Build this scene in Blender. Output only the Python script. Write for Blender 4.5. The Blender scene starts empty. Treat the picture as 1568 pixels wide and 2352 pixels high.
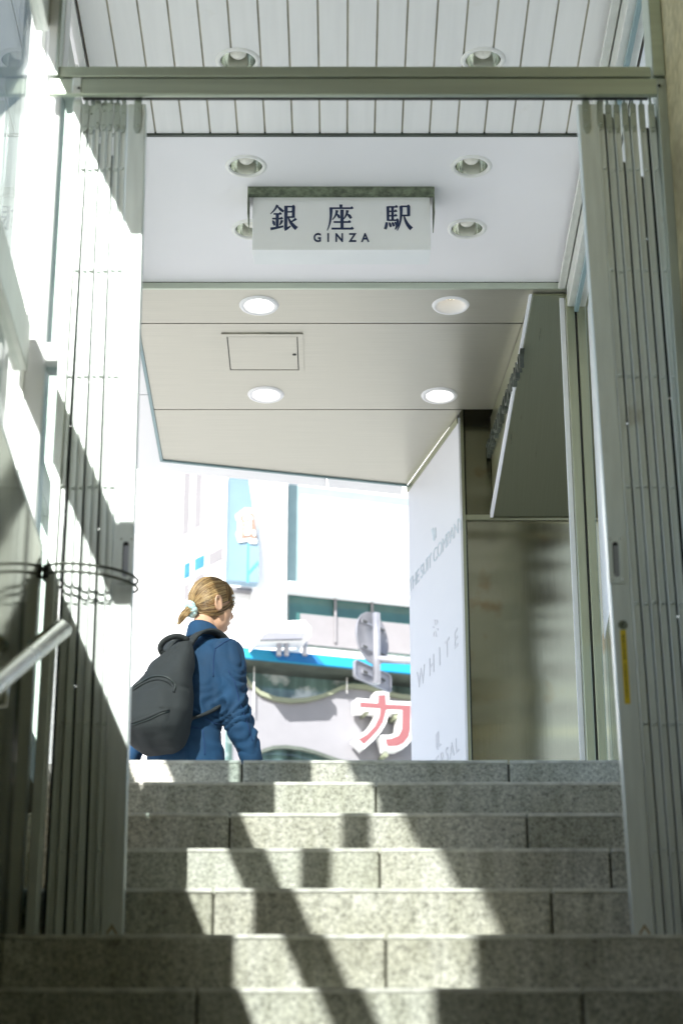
import bpy, bmesh, math, random
from mathutils import Vector, Matrix, noise
random.seed(7)
C = bpy.context.scene.collection
SC = bpy.context.scene
R = math.radians
PI = math.pi

# ---------------------------------------------------------------- camera model (eye at the origin, z = eye level)
FPX, TH = 5000.0, R(23.3)
def at(x, y, Y):                       # where the line of sight through a photo point meets the vertical plane Y
    cx = (x-784)/FPX; cy = (1176-y)/FPX
    d = (cx, math.cos(TH)-cy*math.sin(TH), math.sin(TH)+cy*math.cos(TH))
    s = Y/d[1]
    return Vector((d[0]*s, Y, d[2]*s))
STREET = 1.712
H0, D0, RISE, GOING = 1.7307, 5.683, 0.16, 0.2831
def step_z(k): return STREET if k == 0 else H0-RISE*k
def step_y(k): return D0-GOING*k
YG = 4.51                               # plane of the folding gates

# ---------------------------------------------------------------- materials
def mat(name, col, rough=0.5, metal=0.0, var=0.08, scale=6.0, stretch=(1,1,1), bump=0.0, bscale=60.0,
        col2=None, fac=0.0, spots=None, spec=0.5, emit=None, estr=0.0, detail=6.0, rvar=0.06):
    m = bpy.data.materials.new(name); m.use_nodes = True
    nt = m.node_tree; N = nt.nodes; L = nt.links
    b = N['Principled BSDF']
    b.inputs['Roughness'].default_value = rough
    b.inputs['Metallic'].default_value = metal
    b.inputs['Specular IOR Level'].default_value = spec
    tc = N.new('ShaderNodeTexCoord'); mp = N.new('ShaderNodeMapping')
    mp.inputs['Scale'].default_value = stretch
    L.new(tc.outputs['Object'], mp.inputs['Vector'])
    nz = N.new('ShaderNodeTexNoise'); nz.inputs['Scale'].default_value = scale; nz.inputs['Detail'].default_value = detail
    L.new(mp.outputs['Vector'], nz.inputs['Vector'])
    cr = N.new('ShaderNodeValToRGB')
    cr.color_ramp.elements[0].position = 0.3; cr.color_ramp.elements[1].position = 0.7
    cr.color_ramp.elements[0].color = (*[max(0, c*(1-var)) for c in col], 1)
    cr.color_ramp.elements[1].color = (*[min(1, c*(1+var)) for c in col], 1)
    L.new(nz.outputs['Fac'], cr.inputs['Fac'])
    out = cr.outputs['Color']
    if spots:                                            # (colour, threshold, scale, strength): stains with a shape of their own
        for scol, thr, ssc, sst in spots:
            n2 = N.new('ShaderNodeTexNoise'); n2.inputs['Scale'].default_value = ssc; n2.inputs['Detail'].default_value = 8
            L.new(tc.outputs['Object'], n2.inputs['Vector'])
            r2 = N.new('ShaderNodeValToRGB'); r2.color_ramp.elements[0].position = thr; r2.color_ramp.elements[1].position = min(1, thr+0.1)
            r2.color_ramp.elements[0].color = (0,0,0,1); r2.color_ramp.elements[1].color = (sst,sst,sst,1)
            L.new(n2.outputs['Fac'], r2.inputs['Fac'])
            mx = N.new('ShaderNodeMixRGB'); mx.inputs['Color2'].default_value = (*scol,1)
            L.new(r2.outputs['Color'], mx.inputs['Fac']); L.new(out, mx.inputs['Color1']); out = mx.outputs['Color']
    L.new(out, b.inputs['Base Color'])
    if rvar:
        mr = N.new('ShaderNodeMapRange'); mr.inputs['To Min'].default_value = max(0.02, rough-rvar); mr.inputs['To Max'].default_value = min(1, rough+rvar)
        L.new(nz.outputs['Fac'], mr.inputs['Value']); L.new(mr.outputs['Result'], b.inputs['Roughness'])
    if bump:
        n3 = N.new('ShaderNodeTexNoise'); n3.inputs['Scale'].default_value = bscale; n3.inputs['Detail'].default_value = 4
        L.new(mp.outputs['Vector'], n3.inputs['Vector'])
        bp = N.new('ShaderNodeBump'); bp.inputs['Strength'].default_value = bump; bp.inputs['Distance'].default_value = 0.01
        L.new(n3.outputs['Fac'], bp.inputs['Height']); L.new(bp.outputs['Normal'], b.inputs['Normal'])
    if emit:
        b.inputs['Emission Color'].default_value = (*emit,1); b.inputs['Emission Strength'].default_value = estr
    return m

def glass(name, tint=(0.93,0.97,0.96), refl=0.06, rough=0.0, top=0.9):
    m = bpy.data.materials.new(name); m.use_nodes = True
    nt = m.node_tree; N = nt.nodes; L = nt.links
    N.remove(N['Principled BSDF'])
    tr = N.new('ShaderNodeBsdfTransparent'); tr.inputs['Color'].default_value = (*tint,1)
    gl = N.new('ShaderNodeBsdfGlossy'); gl.inputs['Roughness'].default_value = rough
    lw = N.new('ShaderNodeLayerWeight'); lw.inputs['Blend'].default_value = 0.5
    pw = N.new('ShaderNodeMath'); pw.operation = 'POWER'; pw.inputs[1].default_value = 4.0
    L.new(lw.outputs['Facing'], pw.inputs[0])
    mr = N.new('ShaderNodeMapRange'); mr.inputs['To Min'].default_value = refl; mr.inputs['To Max'].default_value = top
    L.new(pw.outputs['Value'], mr.inputs['Value'])
    mx = N.new('ShaderNodeMixShader')
    L.new(mr.outputs['Result'], mx.inputs['Fac']); L.new(tr.outputs['BSDF'], mx.inputs[1]); L.new(gl.outputs['BSDF'], mx.inputs[2])
    L.new(mx.outputs['Shader'], N['Material Output'].inputs['Surface'])
    return m

def granite(name, base=(0.30,0.31,0.28)):
    m = bpy.data.materials.new(name); m.use_nodes = True
    nt = m.node_tree; N = nt.nodes; L = nt.links
    b = N['Principled BSDF']; b.inputs['Roughness'].default_value = 0.72
    tc = N.new('ShaderNodeTexCoord')
    n1 = N.new('ShaderNodeTexNoise'); n1.inputs['Scale'].default_value = 105; n1.inputs['Detail'].default_value = 6; n1.inputs['Roughness'].default_value = 0.7
    n2 = N.new('ShaderNodeTexVoronoi'); n2.inputs['Scale'].default_value = 190
    n3 = N.new('ShaderNodeTexNoise'); n3.inputs['Scale'].default_value = 3.2; n3.inputs['Detail'].default_value = 7
    mp = N.new('ShaderNodeMapping'); mp.inputs['Scale'].default_value = (14,14,2)
    n4 = N.new('ShaderNodeTexNoise'); n4.inputs['Scale'].default_value = 2.0; n4.inputs['Detail'].default_value = 5
    for n in (n1, n2, n3): L.new(tc.outputs['Object'], n.inputs['Vector'])
    L.new(tc.outputs['Object'], mp.inputs['Vector']); L.new(mp.outputs['Vector'], n4.inputs['Vector'])
    cr = N.new('ShaderNodeValToRGB')
    e = cr.color_ramp.elements
    e[0].position = 0.33; e[0].color = (*[c*0.44 for c in base],1)
    e[1].position = 0.68; e[1].color = (*[min(1,c*1.35) for c in base],1)
    x = e.new(0.48); x.color = (*[c*0.95 for c in base],1)
    L.new(n1.outputs['Fac'], cr.inputs['Fac'])
    sep = N.new('ShaderNodeValToRGB'); sep.color_ramp.elements[0].color = (0.55,0.55,0.52,1); sep.color_ramp.elements[1].color = (1.25,1.25,1.25,1)
    L.new(n2.outputs['Color'], sep.inputs['Fac'])
    m1 = N.new('ShaderNodeMixRGB'); m1.blend_type = 'MULTIPLY'; m1.inputs['Fac'].default_value = 0.6
    L.new(cr.outputs['Color'], m1.inputs['Color1']); L.new(sep.outputs['Color'], m1.inputs['Color2'])
    st = N.new('ShaderNodeValToRGB'); st.color_ramp.elements[0].position = 0.35; st.color_ramp.elements[1].position = 0.65
    st.color_ramp.elements[0].color = (0.72,0.70,0.62,1); st.color_ramp.elements[1].color = (1.1,1.1,1.1,1)
    L.new(n3.outputs['Fac'], st.inputs['Fac'])
    m2 = N.new('ShaderNodeMixRGB'); m2.blend_type = 'MULTIPLY'; m2.inputs['Fac'].default_value = 0.8
    L.new(m1.outputs['Color'], m2.inputs['Color1']); L.new(st.outputs['Color'], m2.inputs['Color2'])
    s4 = N.new('ShaderNodeValToRGB'); s4.color_ramp.elements[0].position = 0.36; s4.color_ramp.elements[1].position = 0.56
    s4.color_ramp.elements[0].color = (0.68,0.68,0.63,1); s4.color_ramp.elements[1].color = (1,1,1,1)
    L.new(n4.outputs['Fac'], s4.inputs['Fac'])
    m3 = N.new('ShaderNodeMixRGB'); m3.blend_type = 'MULTIPLY'; m3.inputs['Fac'].default_value = 0.7
    L.new(m2.outputs['Color'], m3.inputs['Color1']); L.new(s4.outputs['Color'], m3.inputs['Color2'])
    L.new(m3.outputs['Color'], b.inputs['Base Color'])
    bp = N.new('ShaderNodeBump'); bp.inputs['Strength'].default_value = 0.25; bp.inputs['Distance'].default_value = 0.004
    L.new(n1.outputs['Fac'], bp.inputs['Height']); L.new(bp.outputs['Normal'], b.inputs['Normal'])
    return m

M = {}
M['granite'] = granite('granite', (0.60,0.60,0.55))
M['granite_b'] = granite('granite_darker', (0.55,0.56,0.505))
M['mortar'] = mat('dirty_mortar', (0.14,0.135,0.11), 0.9, var=0.3, scale=20)
M['nosing_glint'] = mat('worn_nosing_glint', (0.66,0.66,0.60), 0.6, var=0.25, scale=30)  # worn edge, with the light it catches painted in as a paler colour
M['stone'] = mat('stone_cladding', (0.50,0.44,0.27), 0.85, var=0.25, scale=40, bump=0.3, bscale=160, spots=[((0.17,0.14,0.07),0.55,2.2,0.6)])
M['paving'] = mat('paving', (0.46,0.455,0.44), 0.8, var=0.12, scale=3)
M['concrete'] = mat('concrete', (0.22,0.21,0.17), 0.8, var=0.15, scale=4)
M['asphalt'] = mat('asphalt', (0.06,0.06,0.06), 0.9, var=0.2, scale=30)
M['steel'] = mat('satin_steel', (0.50,0.55,0.50), 0.40, 0.75, var=0.08, scale=5, stretch=(30,30,1), bump=0.03, bscale=40, spots=[((0.30,0.25,0.15),0.68,9,0.35)])
M['steel_gate'] = mat('gate_steel', (0.74,0.785,0.76), 0.34, 0.32, var=0.07, scale=4, stretch=(14,14,1.5), bump=0.03, bscale=30, spots=[((0.33,0.28,0.17),0.66,7,0.45),((0.45,0.45,0.42),0.60,3,0.4)])
M['rust'] = mat('rusty_steel', (0.42,0.34,0.22), 0.6, 0.3, var=0.3, scale=60)
M['frame'] = mat('frame_aluminium', (0.66,0.68,0.64), 0.45, 0.45, var=0.06, scale=6, stretch=(4,4,1))
M['beam'] = mat('beam_steel', (0.54,0.60,0.50), 0.33, 0.7, var=0.08, scale=2.0, stretch=(1,30,30), bump=0.02, bscale=30)
M['dado'] = mat('mirror_steel', (0.22,0.21,0.13), 0.10, 0.92, var=0.3, scale=2.2, stretch=(3,3,0.5), bump=0.01, bscale=10, rvar=0.04)
M['shop_steel'] = mat('shop_steel', (0.19,0.185,0.125), 0.17, 0.95, var=0.12, scale=3, stretch=(60,60,1), bump=0.04, bscale=8, rvar=0.08, spots=[((0.26,0.17,0.06),0.6,5.5,0.55)])
def brushed(name, col, rough, ripple):
    m = mat(name, col, rough, 0.95, var=0.05, scale=3, stretch=(160,160,1), rvar=0.05, spots=[((0.20,0.12,0.04),0.60,5.5,0.5)])
    nt = m.node_tree; N = nt.nodes; L = nt.links; b = N['Principled BSDF']
    tc = N.new('ShaderNodeTexCoord'); mp = N.new('ShaderNodeMapping'); mp.inputs['Scale'].default_value = (0.22,0.22,2.6); mp.inputs['Rotation'].default_value = (0,0.15,0)
    nz = N.new('ShaderNodeTexNoise'); nz.inputs['Scale'].default_value = 1.6; nz.inputs['Detail'].default_value = 1
    n2 = N.new('ShaderNodeTexNoise'); n2.inputs['Scale'].default_value = 2.0; n2.inputs['Detail'].default_value = 2
    mp2 = N.new('ShaderNodeMapping'); mp2.inputs['Scale'].default_value = (220,220,1.5)
    L.new(tc.outputs['Object'], mp.inputs['Vector']); L.new(mp.outputs['Vector'], nz.inputs['Vector'])
    L.new(tc.outputs['Object'], mp2.inputs['Vector']); L.new(mp2.outputs['Vector'], n2.inputs['Vector'])
    b1 = N.new('ShaderNodeBump'); b1.inputs['Strength'].default_value = 1.0; b1.inputs['Distance'].default_value = ripple
    b2 = N.new('ShaderNodeBump'); b2.inputs['Strength'].default_value = 0.035; b2.inputs['Distance'].default_value = 0.002
    L.new(nz.outputs['Fac'], b1.inputs['Height']); L.new(n2.outputs['Fac'], b2.inputs['Height']); L.new(b1.outputs['Normal'], b2.inputs['Normal']); L.new(b2.outputs['Normal'], b.inputs['Normal'])
    return m
M['shop_steel'] = brushed('shop_steel', (0.27,0.265,0.185), 0.13, 0.022)
M['ceil_steel'] = mat('ceiling_steel', (0.45,0.44,0.375), 0.32, 0.6, var=0.06, scale=3, stretch=(1,70,1), bump=0.02, bscale=12)
M['canopy_steel'] = mat('canopy_steel', (0.36,0.375,0.26), 0.30, 0.85, var=0.03, scale=3, stretch=(60,1,1), bump=0.02, bscale=10)
M['white_slat'] = mat('white_slat', (0.80,0.80,0.785), 0.5, var=0.03, scale=3, stretch=(10,0.6,1), spots=[((0.60,0.57,0.47),0.66,5,0.35)])
M['groove'] = mat('beige_groove', (0.46,0.43,0.34), 0.8, var=0.3, scale=4)
M['white_panel'] = mat('white_panel', (0.83,0.82,0.835), 0.55, var=0.02, scale=2)
M['white_paint'] = mat('white_paint', (0.82,0.82,0.825), 0.5, var=0.02, scale=2)
M['ceil_dark'] = mat('ceiling_void', (0.05,0.048,0.04), 0.9)
M['seal'] = mat('dark_seal', (0.03,0.032,0.026), 0.6)
M['trim_white'] = mat('light_trim', (0.78,0.78,0.75), 0.45, var=0.03)
M['chrome'] = mat('reflector', (0.80,0.82,0.77), 0.13, 1.0, var=0.04)
M['bulb'] = mat('frosted_bulb', (0.84,0.82,0.74), 0.25, var=0.03)
M['lamp'] = mat('lit_lamp', (0.9,0.9,0.88), 0.4, emit=(1.0,0.97,0.9), estr=5.0)
M['led_cup'] = mat('led_cup', (0.38,0.31,0.19), 0.4)
M['led'] = mat('led_lens', (0.75,0.68,0.52), 0.3, emit=(1.0,0.85,0.60), estr=0.75)
M['sign_white'] = mat('sign_acrylic', (0.80,0.82,0.82), 0.3, var=0.03, scale=5, spots=[((0.5,0.5,0.42),0.70,22,0.5)])
M['sign_cap'] = mat('weathered_cap', (0.14,0.17,0.115), 0.8, var=0.5, scale=45, bump=0.3, bscale=80)
M['cap_edge'] = mat('cap_edge', (0.22,0.25,0.18), 0.6, 0.3, var=0.3, scale=40)
M['navy'] = mat('navy_ink', (0.008,0.022,0.075), 0.4, var=0.1)
M['pale_ink'] = mat('pale_blue_ink', (0.56,0.635,0.70), 0.6)
M['pale_grey_ink'] = mat('pale_grey_ink', (0.63,0.64,0.695), 0.6)
M['reflect_ink'] = mat('painted_reflection', (0.60,0.64,0.62), 0.7)
M['yellow'] = mat('yellow_sticker', (0.78,0.58,0.03), 0.5, var=0.06)
M['sticker_ink'] = mat('sticker_ink', (0.16,0.11,0.02), 0.6)
M['rubber'] = mat('cable_sheath', (0.10,0.11,0.09), 0.5, var=0.2, scale=30)
M['rail'] = mat('handrail_steel', (0.72,0.72,0.68), 0.25, 0.75, var=0.08, scale=9, spots=[((0.40,0.36,0.26),0.62,16,0.5)])
M['glass'] = glass('clear_glass', (0.95,0.98,0.97), 0.05, 0.0, 0.75)
M['glass_side'] = glass('side_glass', (0.80,0.86,0.85), 0.08, 0.0, 0.85)
M['film'] = mat('white_film', (0.80,0.83,0.89), 0.55, var=0.02)
M['shop_white'] = mat('white_sign_board', (0.72,0.735,0.785), 0.45, var=0.015, scale=2)
M['bld_white'] = mat('white_facade', (0.88,0.88,0.87), 0.7, var=0.02)
M['bld_grey'] = mat('pale_grey_panel', (0.20,0.20,0.215), 0.55, var=0.03)
M['teal'] = mat('teal_frame', (0.21,0.31,0.325), 0.4, var=0.06)
M['teal_glass'] = mat('dark_teal_glass', (0.035,0.105,0.095), 0.08, 0.0, var=0.35, scale=1.4, spec=0.8)
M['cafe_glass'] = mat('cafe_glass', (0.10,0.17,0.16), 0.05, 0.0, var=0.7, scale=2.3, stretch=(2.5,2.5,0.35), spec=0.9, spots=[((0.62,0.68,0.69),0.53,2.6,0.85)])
M['blind'] = mat('white_blind', (0.86,0.87,0.87), 0.8, var=0.02)
M['win_pale'] = mat('pale_window', (0.20,0.195,0.205), 0.8, var=0.05)
M['win_blue'] = mat('sky_blue_window', (0.05,0.19,0.28), 0.2, var=0.2)
M['awning'] = mat('azure_awning', (0.005,0.235,0.42), 0.5, var=0.06)
M['awning_shade'] = mat('azure_awning_shade', (0.004,0.12,0.33), 0.5, var=0.06)
M['banner'] = mat('pale_blue_banner', (0.14,0.225,0.29), 0.6, var=0.14, scale=1.2)
M['banner_deep'] = mat('azure_edge', (0.06,0.30,0.42), 0.5)
M['salmon'] = mat('salmon_letter', (0.21,0.075,0.08), 0.45, var=0.03)
M['salmon_pale'] = mat('pale_salmon', (0.26,0.17,0.13), 0.45, var=0.05)
M['olive'] = mat('olive_edge', (0.20,0.22,0.15), 0.5)
M['dark_trim'] = mat('dark_trim', (0.07,0.085,0.07), 0.5, var=0.3, scale=8)
M['galv'] = mat('galvanised', (0.36,0.37,0.41), 0.4, 0.6, var=0.08, scale=8)
M['plate_back'] = mat('sign_back', (0.25,0.255,0.285), 0.45, 0.3, var=0.05)
M['skin'] = mat('skin', (0.60,0.36,0.235), 0.5, var=0.05, scale=14)
M['lip'] = mat('lip', (0.45,0.17,0.14), 0.5)
M['eye'] = mat('eye', (0.03,0.02,0.015), 0.15)
M['cloth'] = mat('blue_cotton', (0.002,0.036,0.092), 0.85, var=0.22, scale=7, bump=0.12, bscale=260)
M['cloth_seam'] = mat('blue_seam', (0.004,0.03,0.10), 0.9)
M['bag'] = mat('charcoal_canvas', (0.015,0.0195,0.021), 0.85, var=0.12, scale=9, bump=0.15, bscale=420)
M['bag_dark'] = mat('black_webbing', (0.016,0.020,0.021), 0.8, var=0.2, scale=60)
M['zip'] = mat('zip', (0.010,0.018,0.018), 0.5)
M['hair_a'] = mat('hair_mid', (0.20,0.115,0.040), 0.42, var=0.25, scale=30)
M['hair_b'] = mat('hair_light', (0.37,0.25,0.11), 0.42, var=0.2, scale=30)
M['hair_c'] = mat('hair_dark', (0.10,0.055,0.02), 0.45, var=0.25, scale=30)
M['scrunchie'] = mat('mint_scrunchie', (0.42,0.60,0.60), 0.8, var=0.15, scale=60)
M['shoe'] = mat('shoe', (0.03,0.03,0.03), 0.6)
M['red'] = mat('red_cloth', (0.7,0.08,0.03), 0.6)

# ---------------------------------------------------------------- mesh helpers
class MB:
    def __init__(s, tf=None): s.bm = bmesh.new(); s.tf = tf
    def v(s, p):
        p = Vector(p)
        return s.bm.verts.new(s.tf(p) if s.tf else p)
    def hexa(s, pts, mi=0):            # 8 points: bottom ring then top ring
        v = [s.v(p) for p in pts]
        for f in ((3,2,1,0),(4,5,6,7),(0,1,5,4),(1,2,6,5),(2,3,7,6),(3,0,4,7)):
            fc = s.bm.faces.new([v[i] for i in f]); fc.material_index = mi
        return s
    def box(s, x0,x1,y0,y1,z0,z1, mi=0):
        return s.hexa([(x0,y0,z0),(x1,y0,z0),(x1,y1,z0),(x0,y1,z0),(x0,y0,z1),(x1,y0,z1),(x1,y1,z1),(x0,y1,z1)], mi)
    def prism(s, poly, ext, mi=0):     # poly: list of 3-D points, ext: extrusion vector
        ext = Vector(ext); a = [s.v(p) for p in poly]; b = [s.v(Vector(p)+ext) for p in poly]
        n = len(poly)
        for f in (list(reversed(a)), b):
            fc = s.bm.faces.new(f); fc.material_index = mi
        for i in range(n):
            j = (i+1) % n
            fc = s.bm.faces.new([a[i], a[j], b[j], b[i]]); fc.material_index = mi
        return s
    def rings(s, rings, cap=True, mi=0, smooth=True):
        vs = [[s.v(p) for p in r] for r in rings]
        n = len(vs[0])
        for a, b in zip(vs, vs[1:]):
            for i in range(n):
                j = (i+1) % n
                f = s.bm.faces.new([a[i], a[j], b[j], b[i]]); f.material_index = mi; f.smooth = smooth
        if cap:
            for r in (list(reversed(vs[0])), vs[-1]):
                f = s.bm.faces.new(r); f.material_index = mi; f.smooth = False
        return s
    def tube(s, pts, r, n=10, mi=0, cap=True):
        pts = [Vector(p) for p in pts]; rr = r if isinstance(r, (list,tuple)) else [r]*len(pts)
        rings = []; up = None
        for i, p in enumerate(pts):
            t = (pts[min(i+1,len(pts)-1)]-pts[max(i-1,0)]).normalized()
            if up is None: up = Vector((0,0,1)) if abs(t.z) < 0.9 else Vector((1,0,0))
            u = (up - t*up.dot(t)).normalized(); w = t.cross(u); up = u
            rings.append([p + u*math.cos(a)*rr[i] + w*math.sin(a)*rr[i] for a in (2*PI*k/n for k in range(n))])
        return s.rings(rings, cap, mi)
    def loft(s, secs, ref, n=20, mi=0):    # secs: (point, a along ref, b across)
        ref = Vector(ref); P = [Vector(q[0]) for q in secs]; rings = []
        for i, (p, a, b) in enumerate(secs):
            t = (P[min(i+1,len(P)-1)]-P[max(i-1,0)]).normalized()
            u = (ref - t*ref.dot(t)).normalized(); w = t.cross(u)
            rings.append([P[i] + u*math.cos(g)*a + w*math.sin(g)*b for g in (2*PI*k/n for k in range(n))])
        return s.rings(rings, True, mi)
    def ball(s, c, ax, n=16, mi=0):        # ax: three radius vectors
        c = Vector(c); A = [Vector(a) for a in ax]; rings = []
        for i in range(1, n):
            th = PI*i/n
            rings.append([c + A[0]*math.sin(th)*math.cos(g) + A[1]*math.sin(th)*math.sin(g) - A[2]*math.cos(th) for g in (2*PI*k/(2*n) for k in range(2*n))])
        return s.rings(rings, True, mi)
    def lathe(s, c, prof, n=32, mi=0):     # prof: (radius, z) about the vertical axis at c
        c = Vector(c)
        return s.rings([[c + Vector((r*math.cos(a), r*math.sin(a), z)) for a in (2*PI*k/n for k in range(n))] for r, z in prof], False, mi)
    def mesh(s, name):
        bmesh.ops.recalc_face_normals(s.bm, faces=s.bm.faces)
        me = bpy.data.meshes.new(name); s.bm.to_mesh(me); s.bm.free(); return me

ROOTS = {}
def link(name, me, mats, parent=None, bevel=0.0, smooth=False):
    o = bpy.data.objects.new(name, me); C.objects.link(o)
    for m in (mats if isinstance(mats, (list,tuple)) else [mats]): me.materials.append(M[m])
    if parent is not None:
        org = Vector(ROOTS[parent.name]); ROOTS[o.name] = org
        me.transform(Matrix.Translation(-org)); o.parent = parent
    else:                                    # top-level mesh: origin at its base
        xs = [v.co for v in me.vertices]
        org = Vector(((min(p.x for p in xs)+max(p.x for p in xs))/2, (min(p.y for p in xs)+max(p.y for p in xs))/2, min(p.z for p in xs)))
        me.transform(Matrix.Translation(-org)); o.location = org; ROOTS[o.name] = org
    if bevel:
        b = o.modifiers.new('bevel', 'BEVEL'); b.width = bevel; b.segments = 2; b.limit_method = 'ANGLE'
    if smooth:
        for p in me.polygons: p.use_smooth = True
    return o
def part(name, mb, mats, parent, bevel=0.0, smooth=False, label=None):
    o = link(name, mb.mesh(name) if isinstance(mb, MB) else mb, mats, parent, bevel, smooth)
    if label: o['label'] = label
    return o
def thing(name, label, cat, loc, group=None):
    o = bpy.data.objects.new(name, None); C.objects.link(o); o.location = loc; o.empty_display_size = 0.1
    ROOTS[o.name] = Vector(loc); o['label'] = label; o['category'] = cat
    if group: o['group'] = group
    return o
def single(name, mb, mats, label, cat, group=None, bevel=0.0):
    o = link(name, mb.mesh(name) if isinstance(mb, MB) else mb, mats, None, bevel)
    o['label'] = label; o['category'] = cat
    if group: o['group'] = group
    return o
def struct(name, mb, mats, label):
    o = link(name, mb.mesh(name) if isinstance(mb, MB) else mb, mats); o['kind'] = 'structure'; o['label'] = label; return o
def dup(root, loc, label):
    r = root.copy(); C.objects.link(r); r.location = loc; r['label'] = label
    for ch in list(root.children):
        c = ch.copy(); C.objects.link(c); c.parent = r
        for g in ch.children:
            d = g.copy(); C.objects.link(d); d.parent = c
    return r
def evaluated(o):                            # bake modifiers into a new mesh, drop the temporary object
    dg = bpy.context.evaluated_depsgraph_get(); dg.update()
    me = bpy.data.meshes.new_from_object(o.evaluated_get(dg)); bpy.data.objects.remove(o); return me
def flat_shape(outer, holes=(), depth=0.01, tf=None):    # a flat outline with holes, given thickness; local x, y, z = depth
    cu = bpy.data.curves.new('shape', 'CURVE'); cu.dimensions = '2D'; cu.fill_mode = 'BOTH'; cu.extrude = depth/2
    for loop in [outer]+list(holes):
        sp = cu.splines.new('POLY'); sp.points.add(len(loop)-1); sp.use_cyclic_u = True
        for p, q in zip(sp.points, loop): p.co = (q[0], q[1], 0, 1)
    o = bpy.data.objects.new('shape', cu); C.objects.link(o)
    me = evaluated(o)
    if tf: me.transform(tf)
    return me
def text_shape(body, size, depth, tf, spacing=1.0, offset=0.0, align='CENTER'):
    cu = bpy.data.curves.new('txt', 'FONT'); cu.body = body; cu.size = size; cu.extrude = depth/2; cu.align_x = align; cu.align_y = 'CENTER'
    cu.space_character = spacing; cu.offset = offset; cu.resolution_u = 4
    o = bpy.data.objects.new('txt', cu); C.objects.link(o)
    me = evaluated(o); me.transform(tf); return me
def axes(o, ex, ey):                         # matrix taking local x, y to the given world directions
    ex = Vector(ex).normalized(); ey = Vector(ey).normalized(); ez = ex.cross(ey)
    m = Matrix((ex, ey, ez)).transposed().to_4x4(); m.translation = Vector(o); return m
def join_meshes(ms):
    bm = bmesh.new()
    for m in ms: bm.from_mesh(m)
    me = bpy.data.meshes.new('joined'); bm.to_mesh(me); bm.free(); return me
def circle(cx, cy, r, n=40): return [(cx+r*math.cos(2*PI*k/n), cy+r*math.sin(2*PI*k/n)) for k in range(n)]

# ---------------------------------------------------------------- ground
st = flat_shape([(-60,-12),(60,-12),(60,90),(-60,90)], [[(-0.80,-11),(0.86,-11),(0.86,5.70),(-0.80,5.70)]], 0.12, Matrix.Translation((0,0,STREET-0.062)))
struct('street', st, 'paving', 'pale paved street level beyond the top of the stairs')

# ---------------------------------------------------------------- staircase
t = thing('staircase', 'grey granite staircase climbing towards the street', 'staircase', (0.05, 1.5, -3.0))
joints = {0:[556,1167], 1:[863], 2:[528,1209], 3:[872,1340+60], 4:[491,1265], 5:[886], 6:[452,1336]}
for k in range(0, 22):
    z1 = step_z(k); z0 = z1-RISE-0.02; y0 = step_y(k); y1 = step_y(k-1)+0.02 if k else 6.05
    if k == 0: z1 = STREET+0.002
    xs = [-0.78] + ([at(j, 1176+0, 1)[0]*0 + (j-784)/FPX*(y0*math.cos(TH)+z1*math.sin(TH)) for j in joints[k]] if k in joints else [random.uniform(-0.3,0.3)]) + [0.84]
    mb = MB()
    for a, b in zip(xs, xs[1:]):
        dy = random.uniform(-0.0015, 0.0015)
        mb.box(a+0.0022, b-0.0022, y0+dy, y1, z0-0.10, z1, random.choice((0,0,2)))
    mb.box(-0.775, 0.835, y0+0.012, y1-0.004, z0-0.09, z1-0.006, 1)
    sp_ = part('step', mb, ['granite','mortar','granite_b'], t, bevel=0.006)
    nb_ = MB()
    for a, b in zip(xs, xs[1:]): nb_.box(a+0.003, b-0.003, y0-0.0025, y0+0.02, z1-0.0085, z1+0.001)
    part('nosing_glint', nb_, 'nosing_glint', sp_, bevel=0.002)

t = thing('passage_wall', 'dim concrete end wall of the station passage below the stairs', 'wall', (0.05,-1.95,-3.0))
part('wall', MB().box(-0.8,1.2,-2.15,-1.95,-3.0,4.5), 'concrete', t)
# ---------------------------------------------------------------- left glazed side wall
t = thing('glazed_wall', 'glazed side wall with polished steel dado left of the stairs', 'glass wall', (-0.74, 1.0, -3.0))
YE = YG-0.03
part('dado', MB().box(-0.80, -0.662, -2.0, YE, -3.0, 1.835), 'dado', t, bevel=0.003)
part('sill', MB().box(-0.79, -0.664, -2.0, YE, 1.8355, 1.85).box(-0.755,-0.725,-2.0,YE,1.851,1.985), 'frame', t, bevel=0.002)
part('transom', MB().box(-0.757, -0.722, 1.19, 3.72, 2.362, 2.49), 'frame', t, bevel=0.003)
part('transom', MB().box(-0.757, -0.722, 3.721, YE, 2.283, 2.405), 'frame', t, bevel=0.003)
part('transom', MB().box(-0.757, -0.722, 3.721, YE, 3.225, 3.44), 'frame', t, bevel=0.003)
part('fascia', MB().box(-0.757, -0.722, 2.5, 3.72, 3.44, 4.50).box(-0.757,-0.722,3.721,4.05,3.4405,4.50), 'white_paint', t)
part('transom', MB().box(-0.757,-0.722,-2.0,2.499,3.4405,3.50), 'frame', t)
part('pane', MB().box(-0.743,-0.737,-2.0,2.499,3.501,4.46), 'glass', t)  # unseen upper pane, added to let sky light reach the stairs
part('solid_panel', MB().box(-0.757, -0.722, -2.0, 1.19, 1.9855, 3.4395), 'concrete', t)
for z0, z1 in ((1.9855,2.3615),(2.4905,3.4395)):
    part('mullion', MB().box(-0.755,-0.725,2.70,2.83,z0,z1), 'frame', t, bevel=0.003)
for (a, b, z0, z1) in ((3.722,YE,1.985,2.283),(3.722,YE,2.405,3.225),(2.83,3.72,1.985,2.362),(2.83,3.72,2.49,3.44),(1.19,2.70,1.985,2.362),(1.19,2.70,2.49,3.44),(4.05,YE,3.44,4.45)):
    part('pane', MB().box(-0.743,-0.737,a,b,z0,z1), 'glass', t)

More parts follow.
